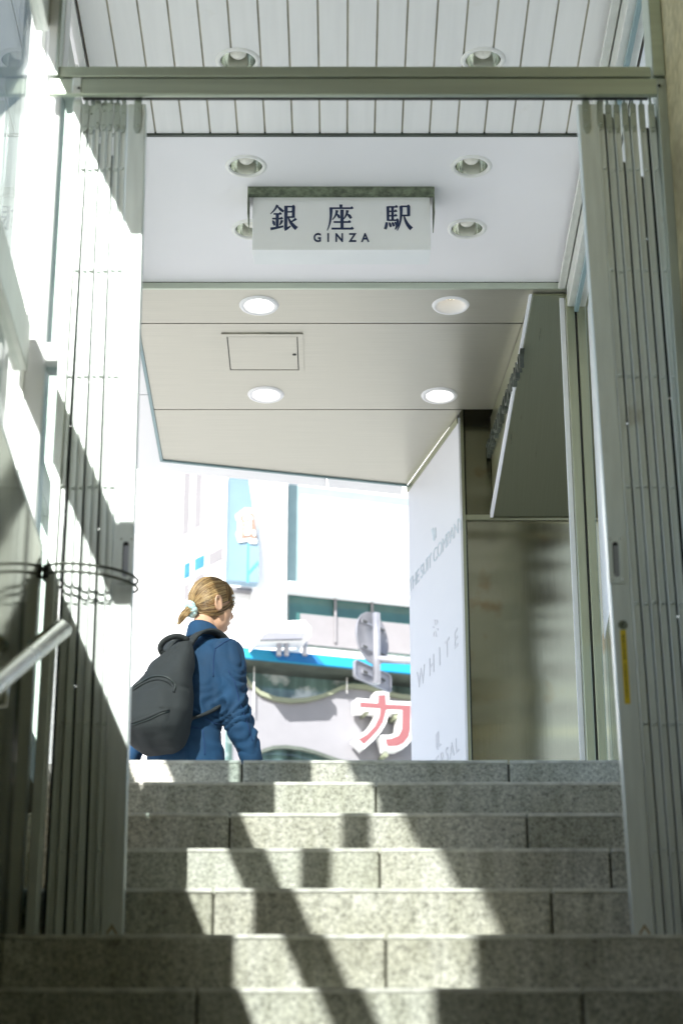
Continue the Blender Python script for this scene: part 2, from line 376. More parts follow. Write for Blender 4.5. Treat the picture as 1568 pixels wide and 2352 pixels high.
# sunlit outer column standing against the gate frame
t = thing('metal_column', 'tall white sunlit metal column beside the left folding gate', 'column', (-0.715, YG, STREET))
P = at(90,469,YG)
part('shaft', MB().box(-0.775,-0.688,YG+0.0,YG+0.085,1.0,4.45), 'white_paint', t, bevel=0.004)
part('cover_strip', MB().box(-0.742,-0.734,YG-0.006,YG-0.0005,1.9,4.45), 'frame', t)

# ---------------------------------------------------------------- gate frame
t = thing('gate_frame', 'olive steel gate frame with header beam across the stairs', 'gate frame', (0.07, YG, 0.93))
zb0, zb1 = at(784,217,YG-0.044).z, at(784,152,YG-0.042).z
zg = at(784,178,YG-0.043).z
print('q1', at(1522,200,YG).x)
xl, xr = at(120,190,YG).x, at(1500,190,YG).x
part('header_beam', MB().box(xl+0.02, xr-0.012, YG-0.042, YG-0.018, zg+0.003, zb1).box(xl, xr, YG-0.045, YG-0.030, zb0, zg-0.003).box(xl+0.03,xr-0.02,YG-0.038,YG-0.020,zg-0.003,zg+0.003,1), ['beam','seal'], t, bevel=0.003)
part('track', MB().box(xl+0.08, xr-0.02, YG-0.0295, YG-0.010, zb0+0.006, zb0+0.03), 'seal', t, label='dark track slot under the header beam')
p0, p1 = at(173,200,YG).x, at(193,200,YG).x
part('jamb', MB().box(p0, p1, YG-0.022, YG+0.03, 0.93, zb0-0.001).box(p0, p1, YG-0.050, YG-0.0455, zb0+0.001, zg-0.004), 'steel_gate', t, bevel=0.002)
q0, q1 = at(1500,200,YG).x, at(1522,200,YG).x
part('jamb', MB().box(q0, q1, YG-0.046, YG+0.03, 0.93, zg-0.004), 'steel', t, bevel=0.002)
part('upper_post', MB().box(at(1484,80,YG).x, at(1513,80,YG).x, YG-0.05, YG+0.05, zg+0.002, 4.45), 'beam', t, bevel=0.003)
part('upper_post', MB().box(at(119,90,YG).x, at(139,90,YG).x, YG-0.05, YG+0.02, zg+0.002, 4.45), 'white_paint', t, bevel=0.002, label='sunlit white upper post')
part('upper_post', MB().box(at(139.5,90,YG).x, at(147,90,YG).x, YG-0.052, YG+0.02, zg+0.002, 4.45), 'steel', t, bevel=0.001)
for x, y in ((181,202),(1513,196)): 
    P = at(x,y,YG-0.050); part('bolt', MB().ball(P, ((0.004,0,0),(0,0.002,0),(0,0,0.004)), 6), 'seal', t)

# sidelight glass between the column and the left gate jamb
t = thing('sidelight_window', 'narrow tall glass sidelight with a faint painted reflection of lettering left of the gate', 'window', (-0.68, YG, 1.0))
sx0, sx1 = -0.687, p0-0.001
zt = at(140,209,YG).z; zm0, zm1 = at(100,838,YG).z, at(100,795,YG).z
part('head_bar', MB().box(sx0, sx1, YG-0.02, YG+0.10, zt, zt+0.03), 'frame', t)
part('middle_bar', MB().box(sx0, sx1, YG-0.02, YG+0.06, zm0, zm1), 'white_paint', t, bevel=0.002)
part('pane', MB().box(sx0, sx1, YG+0.01, YG+0.016, zm1, zt), 'glass_side', t)
part('pane', MB().box(sx0, sx1, YG+0.01, YG+0.016, 1.0, zm0), 'glass_side', t)
P = at(123,350,YG+0.008); s = 30*0.001045
lt = join_meshes([text_shape('銀', s, 0.001, axes(at(124,345,YG+0.008), (1,0,0), (0,0,1))), text_shape('座', s, 0.001, axes(at(122,372,YG+0.008), (1,0,0), (0,0,1)))])
part('lettering', lt, 'reflect_ink', t)  # reflection of a sign, painted on the pane as pale letters

# ---------------------------------------------------------------- folding gates
def lerp(a, b, t): return a+(b-a)*t
def gate(label, tops, bots, stile_t, stile_b, yt, yb, hx_side, matn, extra):
    zt, zb = at(784,yt,YG).z, 0.935
    g = thing('folding_gate', label, 'gate', ((stile_b[0]+stile_b[1])/2*0+at(stile_b[0],yb,YG).x, YG, zb), 'folded steel gates at both sides of the stairs')
    def X(px_t, px_b, z):
        a, b = at(px_t, yt+5, YG), at(px_b, yb, YG)
        return lerp(b.x, a.x, (z-b.z)/(a.z-b.z))
    w = 0.0132
    for i, (a, b) in enumerate(zip(tops, bots)):
        mb = MB(); y0 = YG-0.012+0.004*(i % 2); y1 = y0+0.011
        zz = zt-random.uniform(0,0.012); zlo = zb+random.uniform(0,0.01)
        x0, x1 = X(a,b,zlo), X(a,b,zz)
        j_ = min(max(i,1), len(tops)-1)
        h0_ = 0.405*(X(tops[j_],bots[j_],zlo)-X(tops[j_-1],bots[j_-1],zlo)); h1_ = 0.41*(X(tops[j_],bots[j_],zz)-X(tops[j_-1],bots[j_-1],zz))
        h0_ = min(h0_, 0.0082); h1_ = min(h1_, 0.0080)
        mb.hexa([(x0-h0_,y0,zlo),(x0+h0_,y0,zlo),(x0+h0_,y1,zlo),(x0-h0_,y1,zlo),(x1-h1_,y0,zz),(x1+h1_,y0,zz),(x1+h1_,y1,zz),(x1-h1_,y1,zz)])
        # folded lip along one edge
        mb.hexa([(x0-h0_,y0-0.004,zlo),(x0-h0_+0.003,y0-0.004,zlo),(x0-h0_+0.003,y0-0.0002,zlo),(x0-h0_,y0-0.0002,zlo),(x1-h1_,y0-0.004,zz),(x1-h1_+0.003,y0-0.004,zz),(x1-h1_+0.003,y0-0.0002,zz),(x1-h1_,y0-0.0002,zz)])
        for q in range(7):
            zr = lerp(at(784,395,YG).z, at(784,1957,YG).z, q/6) + random.uniform(-0.002,0.002)
            mb.ball((X(a,b,zr)+0.001, y0-0.002, zr), ((0.0043,0,0),(0,0.005,0),(0,0,0.0043)), 6)
        sl = part('slat', mb, matn, g, bevel=0.0015)
        nx = tops[i+1:i+2]
        if nx or True:
            z_ = zlo
            while z_ < zz-0.12:
                ln_ = random.uniform(0.5,1.4) if z_ < zz-0.6 else random.uniform(0.08,0.2)
                gap_ = random.uniform(0.001,0.006) if z_ < zz-0.6 else random.uniform(0.12,0.35)
                ze = min(z_+ln_, zz-0.02)
                xa_, xb_ = X(a,b,z_)+hx_side*(-0.0095), X(a,b,ze)+hx_side*(-0.0095)
                lb = MB(); yb0, yb1 = y1+0.004, y1+0.007
                lb.hexa([(xa_-0.0075,yb0,z_),(xa_+0.0075,yb0,z_),(xa_+0.0075,yb1,z_),(xa_-0.0075,yb1,z_),(xb_-0.0075,yb0,ze),(xb_+0.0075,yb0,ze),(xb_+0.0075,yb1,ze),(xb_-0.0075,yb1,ze)])
                part('lattice_shade_bar', lb, 'seal', sl)  # black lattice bars that also paint the shade between the slats
                z_ = ze+gap_
        zh = zz-0.075
        hb = MB(); hx = x1; hw = 0.0075; yy = y0-0.0045
        hb.prism([(hx-hw,yy,zz+0.004),(hx+hw,yy,zz+0.004),(hx+hw,yy,zh+0.012),(hx+hw*0.45,yy,zh),(hx-hw*0.45,yy,zh),(hx-hw,yy,zh+0.012)], (0,0.003,0))
        hb.ball((hx,yy-0.001,zz-0.02), ((0.003,0,0),(0,0.0025,0),(0,0,0.003)), 5).ball((hx,yy-0.001,zh+0.014), ((0.0035,0,0),(0,0.003,0),(0,0,0.0035)), 5)
        hb.tube([(hx,y0+0.006,zz-0.005),(hx+random.uniform(-0.003,0.003),y0+0.008,zt+0.055)], 0.004, 8)
        part('hanger', hb, 'steel', sl)
        fb = MB(); fx = X(a,b,zlo+0.03)
        fb.prism([(fx-0.006,yy+0.001,zlo),(fx+0.006,yy+0.001,zlo),(fx+0.006,yy+0.001,zlo+0.03),(fx,yy+0.001,zlo+0.042),(fx-0.006,yy+0.001,zlo+0.03)], (0,0.002,0))
        fb.ball((fx,yy,zlo+0.028), ((0.003,0,0),(0,0.0025,0),(0,0,0.003)), 5)
        part('foot', fb, 'rust', sl)
    # leading stile
    mb = MB(); y0, y1 = YG-0.016, YG+0.022; zz = zt-0.005
    x00, x01 = X(stile_t[0],stile_b[0],zb), X(stile_t[1],stile_b[1],zb)
    x10, x11 = X(stile_t[0],stile_b[0],zz), X(stile_t[1],stile_b[1],zz)
    mb.hexa([(x00,y0,zb),(x01,y0,zb),(x01,y1,zb),(x00,y1,zb),(x10,y0,zz),(x11,y0,zz),(x11,y1,zz),(x10,y1,zz)])
    stile = part('stile', mb, matn, g, bevel=0.003)
    hx = (x10+x11)/2 + hx_side*0.004; yy = y0-0.004
    hb = MB().prism([(hx-0.009,yy,zz+0.008),(hx+0.009,yy,zz+0.008),(hx+0.009,yy,zz-0.07),(hx+0.004,yy,zz-0.085),(hx-0.004,yy,zz-0.085),(hx-0.009,yy,zz-0.07)], (0,0.0035,0))
    hb.ball((hx,yy-0.001,zz-0.02), ((0.0035,0,0),(0,0.003,0),(0,0,0.0035)), 5).ball((hx,yy-0.001,zz-0.065), ((0.004,0,0),(0,0.003,0),(0,0,0.004)), 5)
    hb.tube([(hx,YG,zz),(hx,YG,zt+0.06)], 0.0055, 8)
    part('hanger', hb, 'steel', stile)
    fx = lerp(x00,x01,0.5)+0.0; 
    fb = MB().prism([(fx-0.011,yy+0.001,zb),(fx+0.011,yy+0.001,zb),(fx+0.011,yy+0.001,zb+0.05),(fx,yy+0.001,zb+0.068),(fx-0.011,yy+0.001,zb+0.05)], (0,0.0028,0))
    fb.prism([(fx-0.008,yy-0.0005,zb),(fx+0.008,yy-0.0005,zb),(fx+0.008,yy-0.0005,zb+0.046),(fx,yy-0.0005,zb+0.058),(fx-0.008,yy-0.0005,zb+0.046)], (0,0.0015,0), 1)
    part('foot', fb, ['rust',matn], stile)
    # recessed pull handle: plate with a slot and a dark pocket
    za, zc = at(1415,1347,YG).z, at(1415,1237,YG).z
    zm = (za+zc)/2; xm = (X(stile_t[0],stile_b[0],zm)+X(stile_t[1],stile_b[1],zm))/2 + hx_side*0.006
    hw, hh = 0.017, (zc-za)/2
    slot = [(0.0068*math.cos(a), (hh-0.022)*(1 if math.sin(a) >= 0 else -1) + 0.0068*math.sin(a)) for a in (2*PI*k/32 for k in range(32))]
    plate = flat_shape([(-hw,-hh),(hw,-hh),(hw,hh),(-hw,hh)], [slot], 0.003, axes((xm,y0-0.002,zm), (1,0,0), (0,0,1)))
    hp = part('handle_plate', plate, matn, stile)
    sl = MB().prism([(xm+p[0]*0.98, y0-0.0012, zm+p[1]) for p in slot], (0,0.0008,0), 0)
    part('slot', sl, 'galv', stile)
    tb = MB()
    n = 24
    tb.rings([[(xm+p[0], y0-0.003-0.0*d, zm+p[1]) for p in slot] for d in (0,1)], False) if False else None
    tb.prism([(xm-0.0066,y0-0.0018,zm-hh+0.025),(xm-0.0046,y0-0.0018,zm-hh+0.025),(xm-0.0046,y0-0.0018,zm+hh-0.022),(xm-0.0066,y0-0.0018,zm+hh-0.022)], (0,0.0005,0))
    tb.prism([(xm-0.0064,y0-0.0018,zm+hh-0.024),(xm+0.0064,y0-0.0018,zm+hh-0.024),(xm+0.0042,y0-0.0018,zm+hh-0.0168),(xm-0.0042,y0-0.0018,zm+hh-0.0168)], (0,0.0005,0))
    part('slot_edge', tb, 'seal', stile)
    for sx in (-1,1):
        for sz in (-1,1): part('screw', MB().ball((xm+sx*0.0115, y0-0.0035, zm+sz*(hh-0.009)), ((0.0028,0,0),(0,0.002,0),(0,0,0.0028)), 5), 'chrome', stile)
    if extra:
        P = at(1427,1441,YG); k = MB().lathe((0,0,0), [(0.0105,0),(0.0095,0.003),(0.008,0.003),(0.0075,0.0005),(0.0005,0.0005)], 24)
        me = k.mesh('lock'); me.transform(axes((P.x,y0-0.0002,P.z), (1,0,0), (0,0,1))); 
        lk = part('lock', me, 'olive', stile, smooth=True)
        part('keyhole', MB().box(P.x-0.0035,P.x+0.0035,y0-0.0018,y0-0.0009,P.z-0.0015,P.z+0.0015), 'seal', stile)
        a, b = at(1427,1453,YG), at(1438,1622,YG)
        d = (b-a); w2 = 0.0062
        yy = y0-0.0012
        stk = MB().prism([(a.x-w2,yy,a.z),(a.x+w2,yy,a.z),(b.x+w2,yy,b.z),(b.x-w2,yy,b.z)], (0,0.0010,0))
        ws = part('warning_sticker', stk, 'yellow', stile, label='yellow vertical warning sticker')
        tk = MB(); u = 0.08
        while u < 0.92:
            if not (0.40 < u < 0.45):
                c = a+d*u; ww = random.uniform(0.0012,0.0024); hh2 = random.uniform(0.0009,0.0017)
                tk.box(c.x-ww, c.x+ww, yy-0.0005, yy-0.0001, c.z-hh2, c.z+hh2)
            u += 0.026
        part('print', tk, 'sticker_ink', stile)
    return g
gate('left folding gate, its pale slats bunched and tied with cable', [199.2,212.8,226.8,241.3,255.8,270.8,286.2], [84,118,139.4,165,184,208.5,226], (294,337), (234,286), 243, 2089, 1, 'steel_gate', False)
gate('right folding gate with round lock and yellow sticker', [1374.6,1394.4,1412,1432,1449.8,1470.5,1492], [1513,1536,1556,1577,1599,1622,1648], (1324,1368), (1450,1501), 243, 2137, -1, 'steel_gate', True)

# cable looped round the bunched left gate
def ellipse_pts(z, y_front, x0, x1, dz, sag):
    pts = []; cx, rx = (x0+x1)/2, (x1-x0)/2
    for k in range(33):
        a = PI + 2*PI*k/32
        pts.append((cx+rx*math.cos(a), YG+0.004+0.075*math.sin(a), z+dz*math.cos(a)+sag*math.sin(a)))
    return pts
zr = at(200,1320,YG).z
t = thing('cable_loop', 'doubled dark cable looped around the left folded gate', 'cable', (-0.55, YG, zr))
mb = MB()
mb.tube(ellipse_pts(zr, 0, -0.665, at(311,1370,YG).x+0.004, -0.012, 0.004), 0.0034, 8)
mb.tube(ellipse_pts(zr-0.019, 0, -0.664, at(311,1370,YG).x+0.004, -0.012, 0.004), 0.0034, 8)
part('strand', mb, 'rubber', t, smooth=True)
part('clasp', MB().box(-0.661,-0.648,YG-0.03,YG-0.014,zr-0.016,zr+0.014), 'seal', t, bevel=0.002)

# handrail on the left wall
t = thing('handrail', 'round steel handrail rising along the left wall', 'handrail', (-0.6, 2.5, 0.2))
a = at(153,1437,4.18); sl = Vector((0,-GOING,-RISE)).normalized()
b = a + Vector((-0.02,-GOING,-RISE)).normalized()*3.6
pts = [a+Vector((-0.07,0.02,-0.045)), a+Vector((-0.045,0.025,-0.02)), a+Vector((-0.012,0.012,0.0)), a+sl*0.05] + [a.lerp(b, q/8) for q in range(1,9)]
part('rail', MB().tube(pts, 0.0175, 16), 'rail', t, smooth=True)
for q in (0.16,0.5,0.85):
    c = a.lerp(b, q)
    part('bracket', MB().tube([c, c+Vector((0,0,-0.05)), Vector((-0.66,c.y,c.z-0.06))], 0.008, 8), 'rail', t, smooth=True)

# ---------------------------------------------------------------- right walls
t = thing('stone_wall', 'ochre stone wall right of the stairs', 'wall', (1.0, 1.5, -3.0))
mb = MB(); zz = -3.0
while zz < 4.4:
    yy = -2.0 - (0.45 if int(zz*10) % 2 else 0)
    while yy < YG+0.03:
        a, b = max(-2, yy), min(YG+0.03, yy+0.9)
        if b > a: mb.box(0.7905+random.uniform(0,0.001), 1.2, a+0.001, b-0.001, zz+0.001, min(4.45, zz+0.6)-0.001)
        yy += 0.9
    zz += 0.6
mb.box(0.796, 1.19, -1.99, YG+0.02, -2.99, 4.44, 1)
part('cladding', mb, ['stone','seal'], t, bevel=0.002)

t = thing('glass_partition', 'glass partition with steel end post right of the landing', 'glass wall', (1.0, 6.2, STREET))
yp = 7.86
X0, Xm0, Xm1, X1 = [at(x,700,yp).x for x in (1299,1318,1323,1343)]
part('end_post', MB().box(X0,Xm0,yp,yp+0.10,STREET,4.36).box(Xm1,X1,yp,yp+0.10,STREET,4.36), 'canopy_steel', t, bevel=0.003)
part('gasket', MB().box(Xm0,Xm1,yp+0.01,yp+0.09,STREET,4.36), 'seal', t)
part('head_rail', MB().box(X0+0.005,X1,YG+0.2,yp-0.001,4.30,4.395).box(X0-0.03,X0+0.0,YG+0.2,yp,4.385,4.40), 'frame', t, bevel=0.003)
part('head_rail', MB().box(Xm0-0.002,Xm1+0.006,YG+0.2,yp-0.002,4.275,4.299), 'teal', t, bevel=0.002)
zf = 2.87
part('pane', MB().box(1.006,1.014,YG+0.2,yp,STREET,4.30), 'glass', t)
part('film', MB().prism([(1.0045,yp-0.01,zf-0.02),(1.0045,6.9,zf+0.20),(1.0045,5.0,zf+0.24),(1.0045,5.0,4.29),(1.0045,yp-0.01,4.29)], (0.0012,0,0)), 'film', t)
part('base_rail', MB().box(0.985,1.03,YG+0.2,yp,STREET,STREET+0.08), 'frame', t, bevel=0.003)
part('edge_glazing', MB().box(at(1284,700,yp+0.06).x, X0-0.001, yp+0.05, yp+0.062, STREET, 4.37), 'film', t)

# ---------------------------------------------------------------- left glass side of the landing
t = thing('landing_screen', 'glazed metal screen on the left of the landing behind the gate', 'glass wall', (-0.93, 6.3, STREET))
part('rail', MB().box(-0.955,-0.915,YG+0.15,8.0,2.70,2.80), 'frame', t, bevel=0.003)
part('rail', MB().box(-0.955,-0.915,YG+0.15,8.0,STREET,STREET+0.10), 'frame', t, bevel=0.003)
part('rail', MB().box(-0.955,-0.915,YG+0.15,8.0,4.28,4.38), 'frame', t, bevel=0.003)
for y in (YG+0.15, 6.3, 7.95): part('mullion', MB().box(-0.96,-0.91,y,y+0.05,STREET,4.40), 'frame', t, bevel=0.003)
part('pane', MB().box(-0.94,-0.932,YG+0.2,7.95,STREET+0.1,2.70), 'glass', t)
part('pane', MB().box(-0.94,-0.932,YG+0.2,7.95,2.80,4.28), 'glass', t)

part('light_stop_panel', MB().box(-0.955,-0.915,4.10,YG+0.149,STREET,2.47), 'frame', t, bevel=0.003)  # unseen panel added to block sun from the risers at left
part('rail', MB().box(-0.955,-0.915,4.10,YG+0.149,2.78,2.98), 'frame', t, bevel=0.003)  # unseen rail added to trim the sun patch on the top riser
# ---------------------------------------------------------------- roof and ceilings
t = thing('entrance_roof', 'flat entrance roof slab over the stairs and landing', 'roof', (0.1, 4.0, 4.5))
part('slab', MB().box(-1.0,1.25,-3.2,9.45,4.52,4.75), 'white_paint', t)
part('added_eave', MB().box(-1.225,-1.0005,-4.0,2.5,4.53,4.74), 'white_paint', t)  # unseen overhang added to keep sun off the upper side glazing
part('backing', MB().box(-0.90,1.20,YG+0.12,9.40,4.52-0.03,4.51), 'ceil_dark', t)
part('front_ceiling', MB().box(-0.72,0.81,-1.1,YG+0.08,4.46,4.51), 'concrete', t)

LIGHTS = [(-0.358,6.310,4.42),(0.490,6.306,4.42),(-0.357,6.984,4.42),(0.486,6.985,4.42),(-0.356,7.444,4.42),(0.494,7.439,4.42),(-0.344,8.010,4.39),(0.455,8.010,4.39),(-0.342,8.847,4.39),(0.443,8.856,4.39)]
RH = 0.063
# slatted part
xs = [-0.879+0.1*i for i in range(0,18)]
mb = MB()
mb.box(-0.8785,0.9045,YG+0.121,6.761,4.4255,4.428,1)
for a in xs: mb.box(a+0.0035, a+0.1-0.0035 if a < 0.8 else 0.905, YG+0.12, 6.762, 4.42, 4.4245)
o = bpy.data.objects.new('tmp', mb.mesh('tmp')); C.objects.link(o)
for L in LIGHTS[:2]:
    cut = MB().lathe((L[0],L[1],4.3), [(0.0001,0),(RH,0),(RH,0.3),(0.0001,0.3)], 40)
    c = bpy.data.objects.new('cut', cut.mesh('cut')); C.objects.link(c)
    md = o.modifiers.new('b','BOOLEAN'); md.operation = 'DIFFERENCE'; md.object = c; md.solver = 'EXACT'
cuts = [x for x in C.objects if x.name.startswith('cut')]
me = evaluated(o)
for c in cuts: bpy.data.objects.remove(c)
t = thing('slatted_ceiling', 'white slatted ceiling of narrow boards above the landing', 'ceiling', (0.0, 5.7, 4.42))
part('slats', me, ['white_slat','groove'], t)
part('groove_back', MB().box(-0.884,0.904,YG+0.13,6.75,4.4335,4.4345), 'groove', t) if False else None
part('edge_trim', MB().box(-0.885,0.905,6.763,6.775,4.412,4.43), 'dark_trim', t)
part('side_trim', MB().box(0.9065,0.935,YG+0.12,7.87,4.405,4.44).box(-0.91,-0.8855,YG+0.12,7.87,4.41,4.44), 'trim_white', t)
part('side_trim', MB().box(0.9055,0.9065,YG+0.12,7.87,4.402,4.44).box(0.936,0.95,YG+0.12,7.87,4.385,4.44), 'dark_trim', t)

def hole_list(idx): return [circle(LIGHTS[i][0], LIGHTS[i][1], RH) for i in idx]
me = flat_shape([(-0.885,6.776),(0.905,6.776),(0.905,7.866),(-0.885,7.866)], hole_list(range(2,6)), 0.012, Matrix.Translation((0,0,4.426)))
t = thing('white_ceiling', 'smooth white ceiling panel carrying the station sign', 'ceiling', (0.0,7.3,4.42))
part('panel', me, 'white_panel', t)
part('front_trim', MB().box(-0.885,0.93,7.867,7.876,4.3895,4.43), 'beam', t, label='weathered steel strip at the far edge')
part('shadow_gap', MB().box(-0.885,0.905,7.8662,7.8668,4.418,4.424), 'seal', t)

t = thing('metal_ceiling', 'brushed metal ceiling over the pavement with seams and hatch', 'ceiling', (0.0,8.8,4.39))
me = flat_shape([(-0.86,7.878),(0.93,7.878),(0.93,8.166),(-0.86,8.166)], hole_list((6,7)), 0.01, Matrix.Translation((0,0,4.395)))
part('panel', me, 'ceil_steel', t)
me = flat_shape([(-0.86,8.174),(0.93,8.174),(0.93,9.000),(-0.86,9.000)], hole_list((8,9)), 0.01, Matrix.Translation((0,0,4.395)))
part('panel', me, 'ceil_steel', t)
me = flat_shape([(-0.86,9.008),(0.552,9.008),(0.326,9.85),(-0.86,9.551)], (), 0.01, Matrix.Translation((0,0,4.395)))
part('panel', me, 'ceil_steel', t)
part('edge_trim', MB().box(-0.875,-0.861,7.88,9.551,4.383,4.402).prism([(-0.875,9.552,4.383),(0.326,9.8515,4.383),(0.326,9.864,4.383),(-0.875,9.566,4.383)],(0,0,0.019)), 'teal', t)
hx0,hx1,hy0,hy1 = -0.514,-0.165,8.257,8.617
me = flat_shape([(hx0,hy0),(hx1,hy0),(hx1,hy1),(hx0,hy1)], [[(hx0+0.022,hy0+0.022),(hx1-0.022,hy0+0.022),(hx1-0.022,hy1-0.022),(hx0+0.022,hy1-0.022)]], 0.005, Matrix.Translation((0,0,4.3865)))
hf = part('hatch', me, 'ceil_steel', t, label='square access hatch with thin frame')
part('leaf', MB().box(hx0+0.027,hx1-0.027,hy0+0.027,hy1-0.027,4.3855,4.3895), 'ceil_steel', hf)
part('hatch_gap', MB().box(hx0+0.0205,hx1-0.0205,hy0+0.0205,hy1-0.0205,4.3888,4.3899), 'seal', hf)
part('hatch_latch', MB().lathe((hx1-0.04,hy0+0.19,4.384), [(0.0005,0),(0.009,0),(0.009,0.003)], 16), 'seal', hf)

t = thing('canopy_border', 'white outer soffit border around the metal ceiling', 'soffit', (-0.4,9.6,4.36))
def soff(poly, z0=4.386, z1=4.50): return MB().prism([(x,y,z0) for x,y in poly], (0,0,z1-z0))
part('soffit', soff([(-0.876,7.88),(-0.876,8.838),(-1.04,8.838),(-1.04,7.88)]), 'white_paint', t)
part('soffit', soff([(-0.876,8.848),(-0.876,9.567),(-0.084,9.763),(-0.076,9.872),(-1.0,9.652),(-1.04,9.30),(-1.04,8.848)]), 'white_paint', t)
part('soffit', soff([(-0.070,9.769),(0.30,9.858),(0.30,9.966),(-0.062,9.877)]), 'white_paint', t)

# ---------------------------------------------------------------- downlights
def downlight(loc, label, kind):
    g = 'round downlights in the ceilings'
    t = thing('downlight', label, 'downlight', loc, g)
    z = loc[2]; c = (loc[0],loc[1],z)
    rr = 0.078 if kind != 'lit' else 0.083
    if kind == 'open':
        part('trim_ring', MB().lathe(c, [(0.0605,0.004),(0.061,-0.004),(0.066,-0.007),(rr-0.004,-0.005),(rr,0.0)], 48), 'trim_white', t, smooth=True)
        part('reflector', MB().lathe(c, [(0.0605,0.002),(0.0585,0.02),(0.052,0.055),(0.043,0.075),(0.02,0.088),(0.0005,0.09)], 48), 'chrome', t, smooth=True)
        part('bulb', MB().lathe((c[0],c[1],z+0.012), [(0.0005,0.0),(0.016,0.003),(0.028,0.014),(0.031,0.028),(0.028,0.042),(0.015,0.07)], 32), 'bulb', t, smooth=True)
    else:
        part('trim_ring', MB().lathe(c, [(0.060,0.012),(0.0612,-0.004),(0.066,-0.008),(rr-0.004,-0.006),(rr,0.0)], 48), 'white_paint', t, smooth=True)
        part('baffle', MB().lathe(c, [(0.0602,0.004),(0.050,0.035),(0.042,0.050)], 48), 'white_paint', t, smooth=True)
        if kind == 'lit':
            part('lamp', MB().lathe((c[0],c[1],z+0.048), [(0.0005,0.0),(0.0425,0.0),(0.0425,0.01)], 40), 'lamp', t)
    return t
d0 = downlight(LIGHTS[0], 'unlit downlight in the slatted ceiling, directly above the station sign characters left half', 'open')
d0['label'] = 'unlit downlight in the white slats on the gate side with cable loop'
dup(d0, LIGHTS[1], 'unlit downlight in the white slats on the stone wall side')
dup(d0, LIGHTS[2], 'unlit downlight in the white panel above the station sign, on its left')
dup(d0, LIGHTS[3], 'unlit downlight in the white panel above the station sign, on its right')
dup(d0, LIGHTS[4], 'unlit downlight half hidden behind the station sign')
dup(d0, LIGHTS[5], 'unlit downlight in the white panel just right of the station sign face')
d1 = downlight(LIGHTS[6], 'glowing downlight in the metal ceiling in front of the access hatch', 'lit')
dup(d1, LIGHTS[8], 'glowing downlight in the metal ceiling behind the access hatch')
dup(d1, LIGHTS[9], 'glowing downlight in the metal ceiling near the white shop board')
d2 = downlight(LIGHTS[7], 'dim downlight with amber LED dots in the metal ceiling by the sloping canopy', 'led')
c = LIGHTS[7]
part('lens', MB().lathe((c[0],c[1],c[2]+0.048), [(0.0005,0.0),(0.0425,0.0),(0.0425,0.01)], 40), 'led_cup', d2)
mb = MB()
for i in range(-2,3):
    for j in range(-2,3):
        if i*i+j*j < 6: mb.ball((c[0]+i*0.014,c[1]+j*0.014,c[2]+0.046), ((0.006,0,0),(0,0.006,0),(0,0,0.004)), 6)
part('led_array', mb, 'led', d2)

# ---------------------------------------------------------------- brush-stroke characters
def offset_poly(pts, ws):
    L_, R_ = [], []
    for i, p in enumerate(pts):
        a = Vector(pts[max(i-1,0)]); b = Vector(pts[min(i+1,len(pts)-1)]); d = (b-a).normalized(); n = Vector((-d.y,d.x))
        L_.append(Vector(p)+n*ws[i]/2); R_.append(Vector(p)-n*ws[i]/2)
    return L_+list(reversed(R_))
def curve3(p0, p1, p2, n=7): return [tuple(Vector(p0)*(1-t)**2 + Vector(p1)*2*t*(1-t) + Vector(p2)*t*t) for t in (k/(n-1) for k in range(n))]
def hstroke(x0,y,x1,w=4): return ('h',[(x0,y),(x1,y)],[w,w])
def vstroke(x,y0,y1,w=9): return ('p',[(x,y0),(x,y1)],[w*1.05,w*0.92])
def cstroke(p0,p1,p2,w0,w1): 
    pts = curve3(p0,p1,p2); return ('p',pts,[w0+(w1-w0)*k/(len(pts)-1) for k in range(len(pts))])
def drop(p0,p1,p2,w0,wm,w1):
    pts = curve3(p0,p1,p2); n = len(pts)-1
    return ('p',pts,[ (w0+(wm-w0)*2*k/n) if k <= n/2 else (wm+(w1-wm)*(2*k/n-1)) for k in range(n+1)])
GIN = [cstroke((27,2),(18,22),(1,36),8,2), drop((27,6),(36,18),(50,27),3,8,7), hstroke(13,36,41,4.5), hstroke(8,54,46,4.5), vstroke(27,36,90,9.5),
       drop((9,61),(15,68),(17,80),3,9,5), drop((45,60),(42,70),(35,79),8,7,2), cstroke((2,93),(24,90),(50,83),8,5),
       vstroke(59,5,93,10), hstroke(56,8,90,4.5), vstroke(87,8,50,9.5), hstroke(59,28,87,4), hstroke(59,48,88,4.5), cstroke((54,95),(66,92),(77,82),10,3),
       cstroke((97,54),(88,62),(77,67),8,2.5), drop((67,48),(76,74),(99,92),4,9,12)]
ZA = [vstroke(52,0,14,9), hstroke(10,14,96,5), cstroke((15,12),(17,66),(1,99),10,2.5),
      cstroke((37,22),(36,42),(20,58),9,2.5), drop((36,36),(43,42),(47,52),3,8,6), cstroke((76,22),(75,42),(60,57),9,2.5), drop((75,36),(84,42),(90,53),3,9,7),
      vstroke(56,20,92,10), hstroke(25,67,87,5), hstroke(17,92,97,5.5)]
EKI = [vstroke(12,7,62,8.5), hstroke(12,9,47,4.5), hstroke(12,26,44,4), hstroke(12,43,44,4), vstroke(29,9,60,8), hstroke(12,60,50,4.5),
       drop((48,58),(49,80),(38,95),7,9,3), drop((7,68),(6,82),(1,94),7,9,8), drop((16,69),(20,76),(22,86),4,8,6), drop((27,68),(31,74),(34,83),4,7.5,6), drop((37,67),(41,72),(44,79),4,7,5),
       hstroke(60,7,92,4.5), vstroke(89,7,44,9.5), hstroke(60,42,91,4.5), cstroke((61,6),(64,66),(46,99),10,2.5), drop((72,42),(77,74),(99,93),4,9,12)]
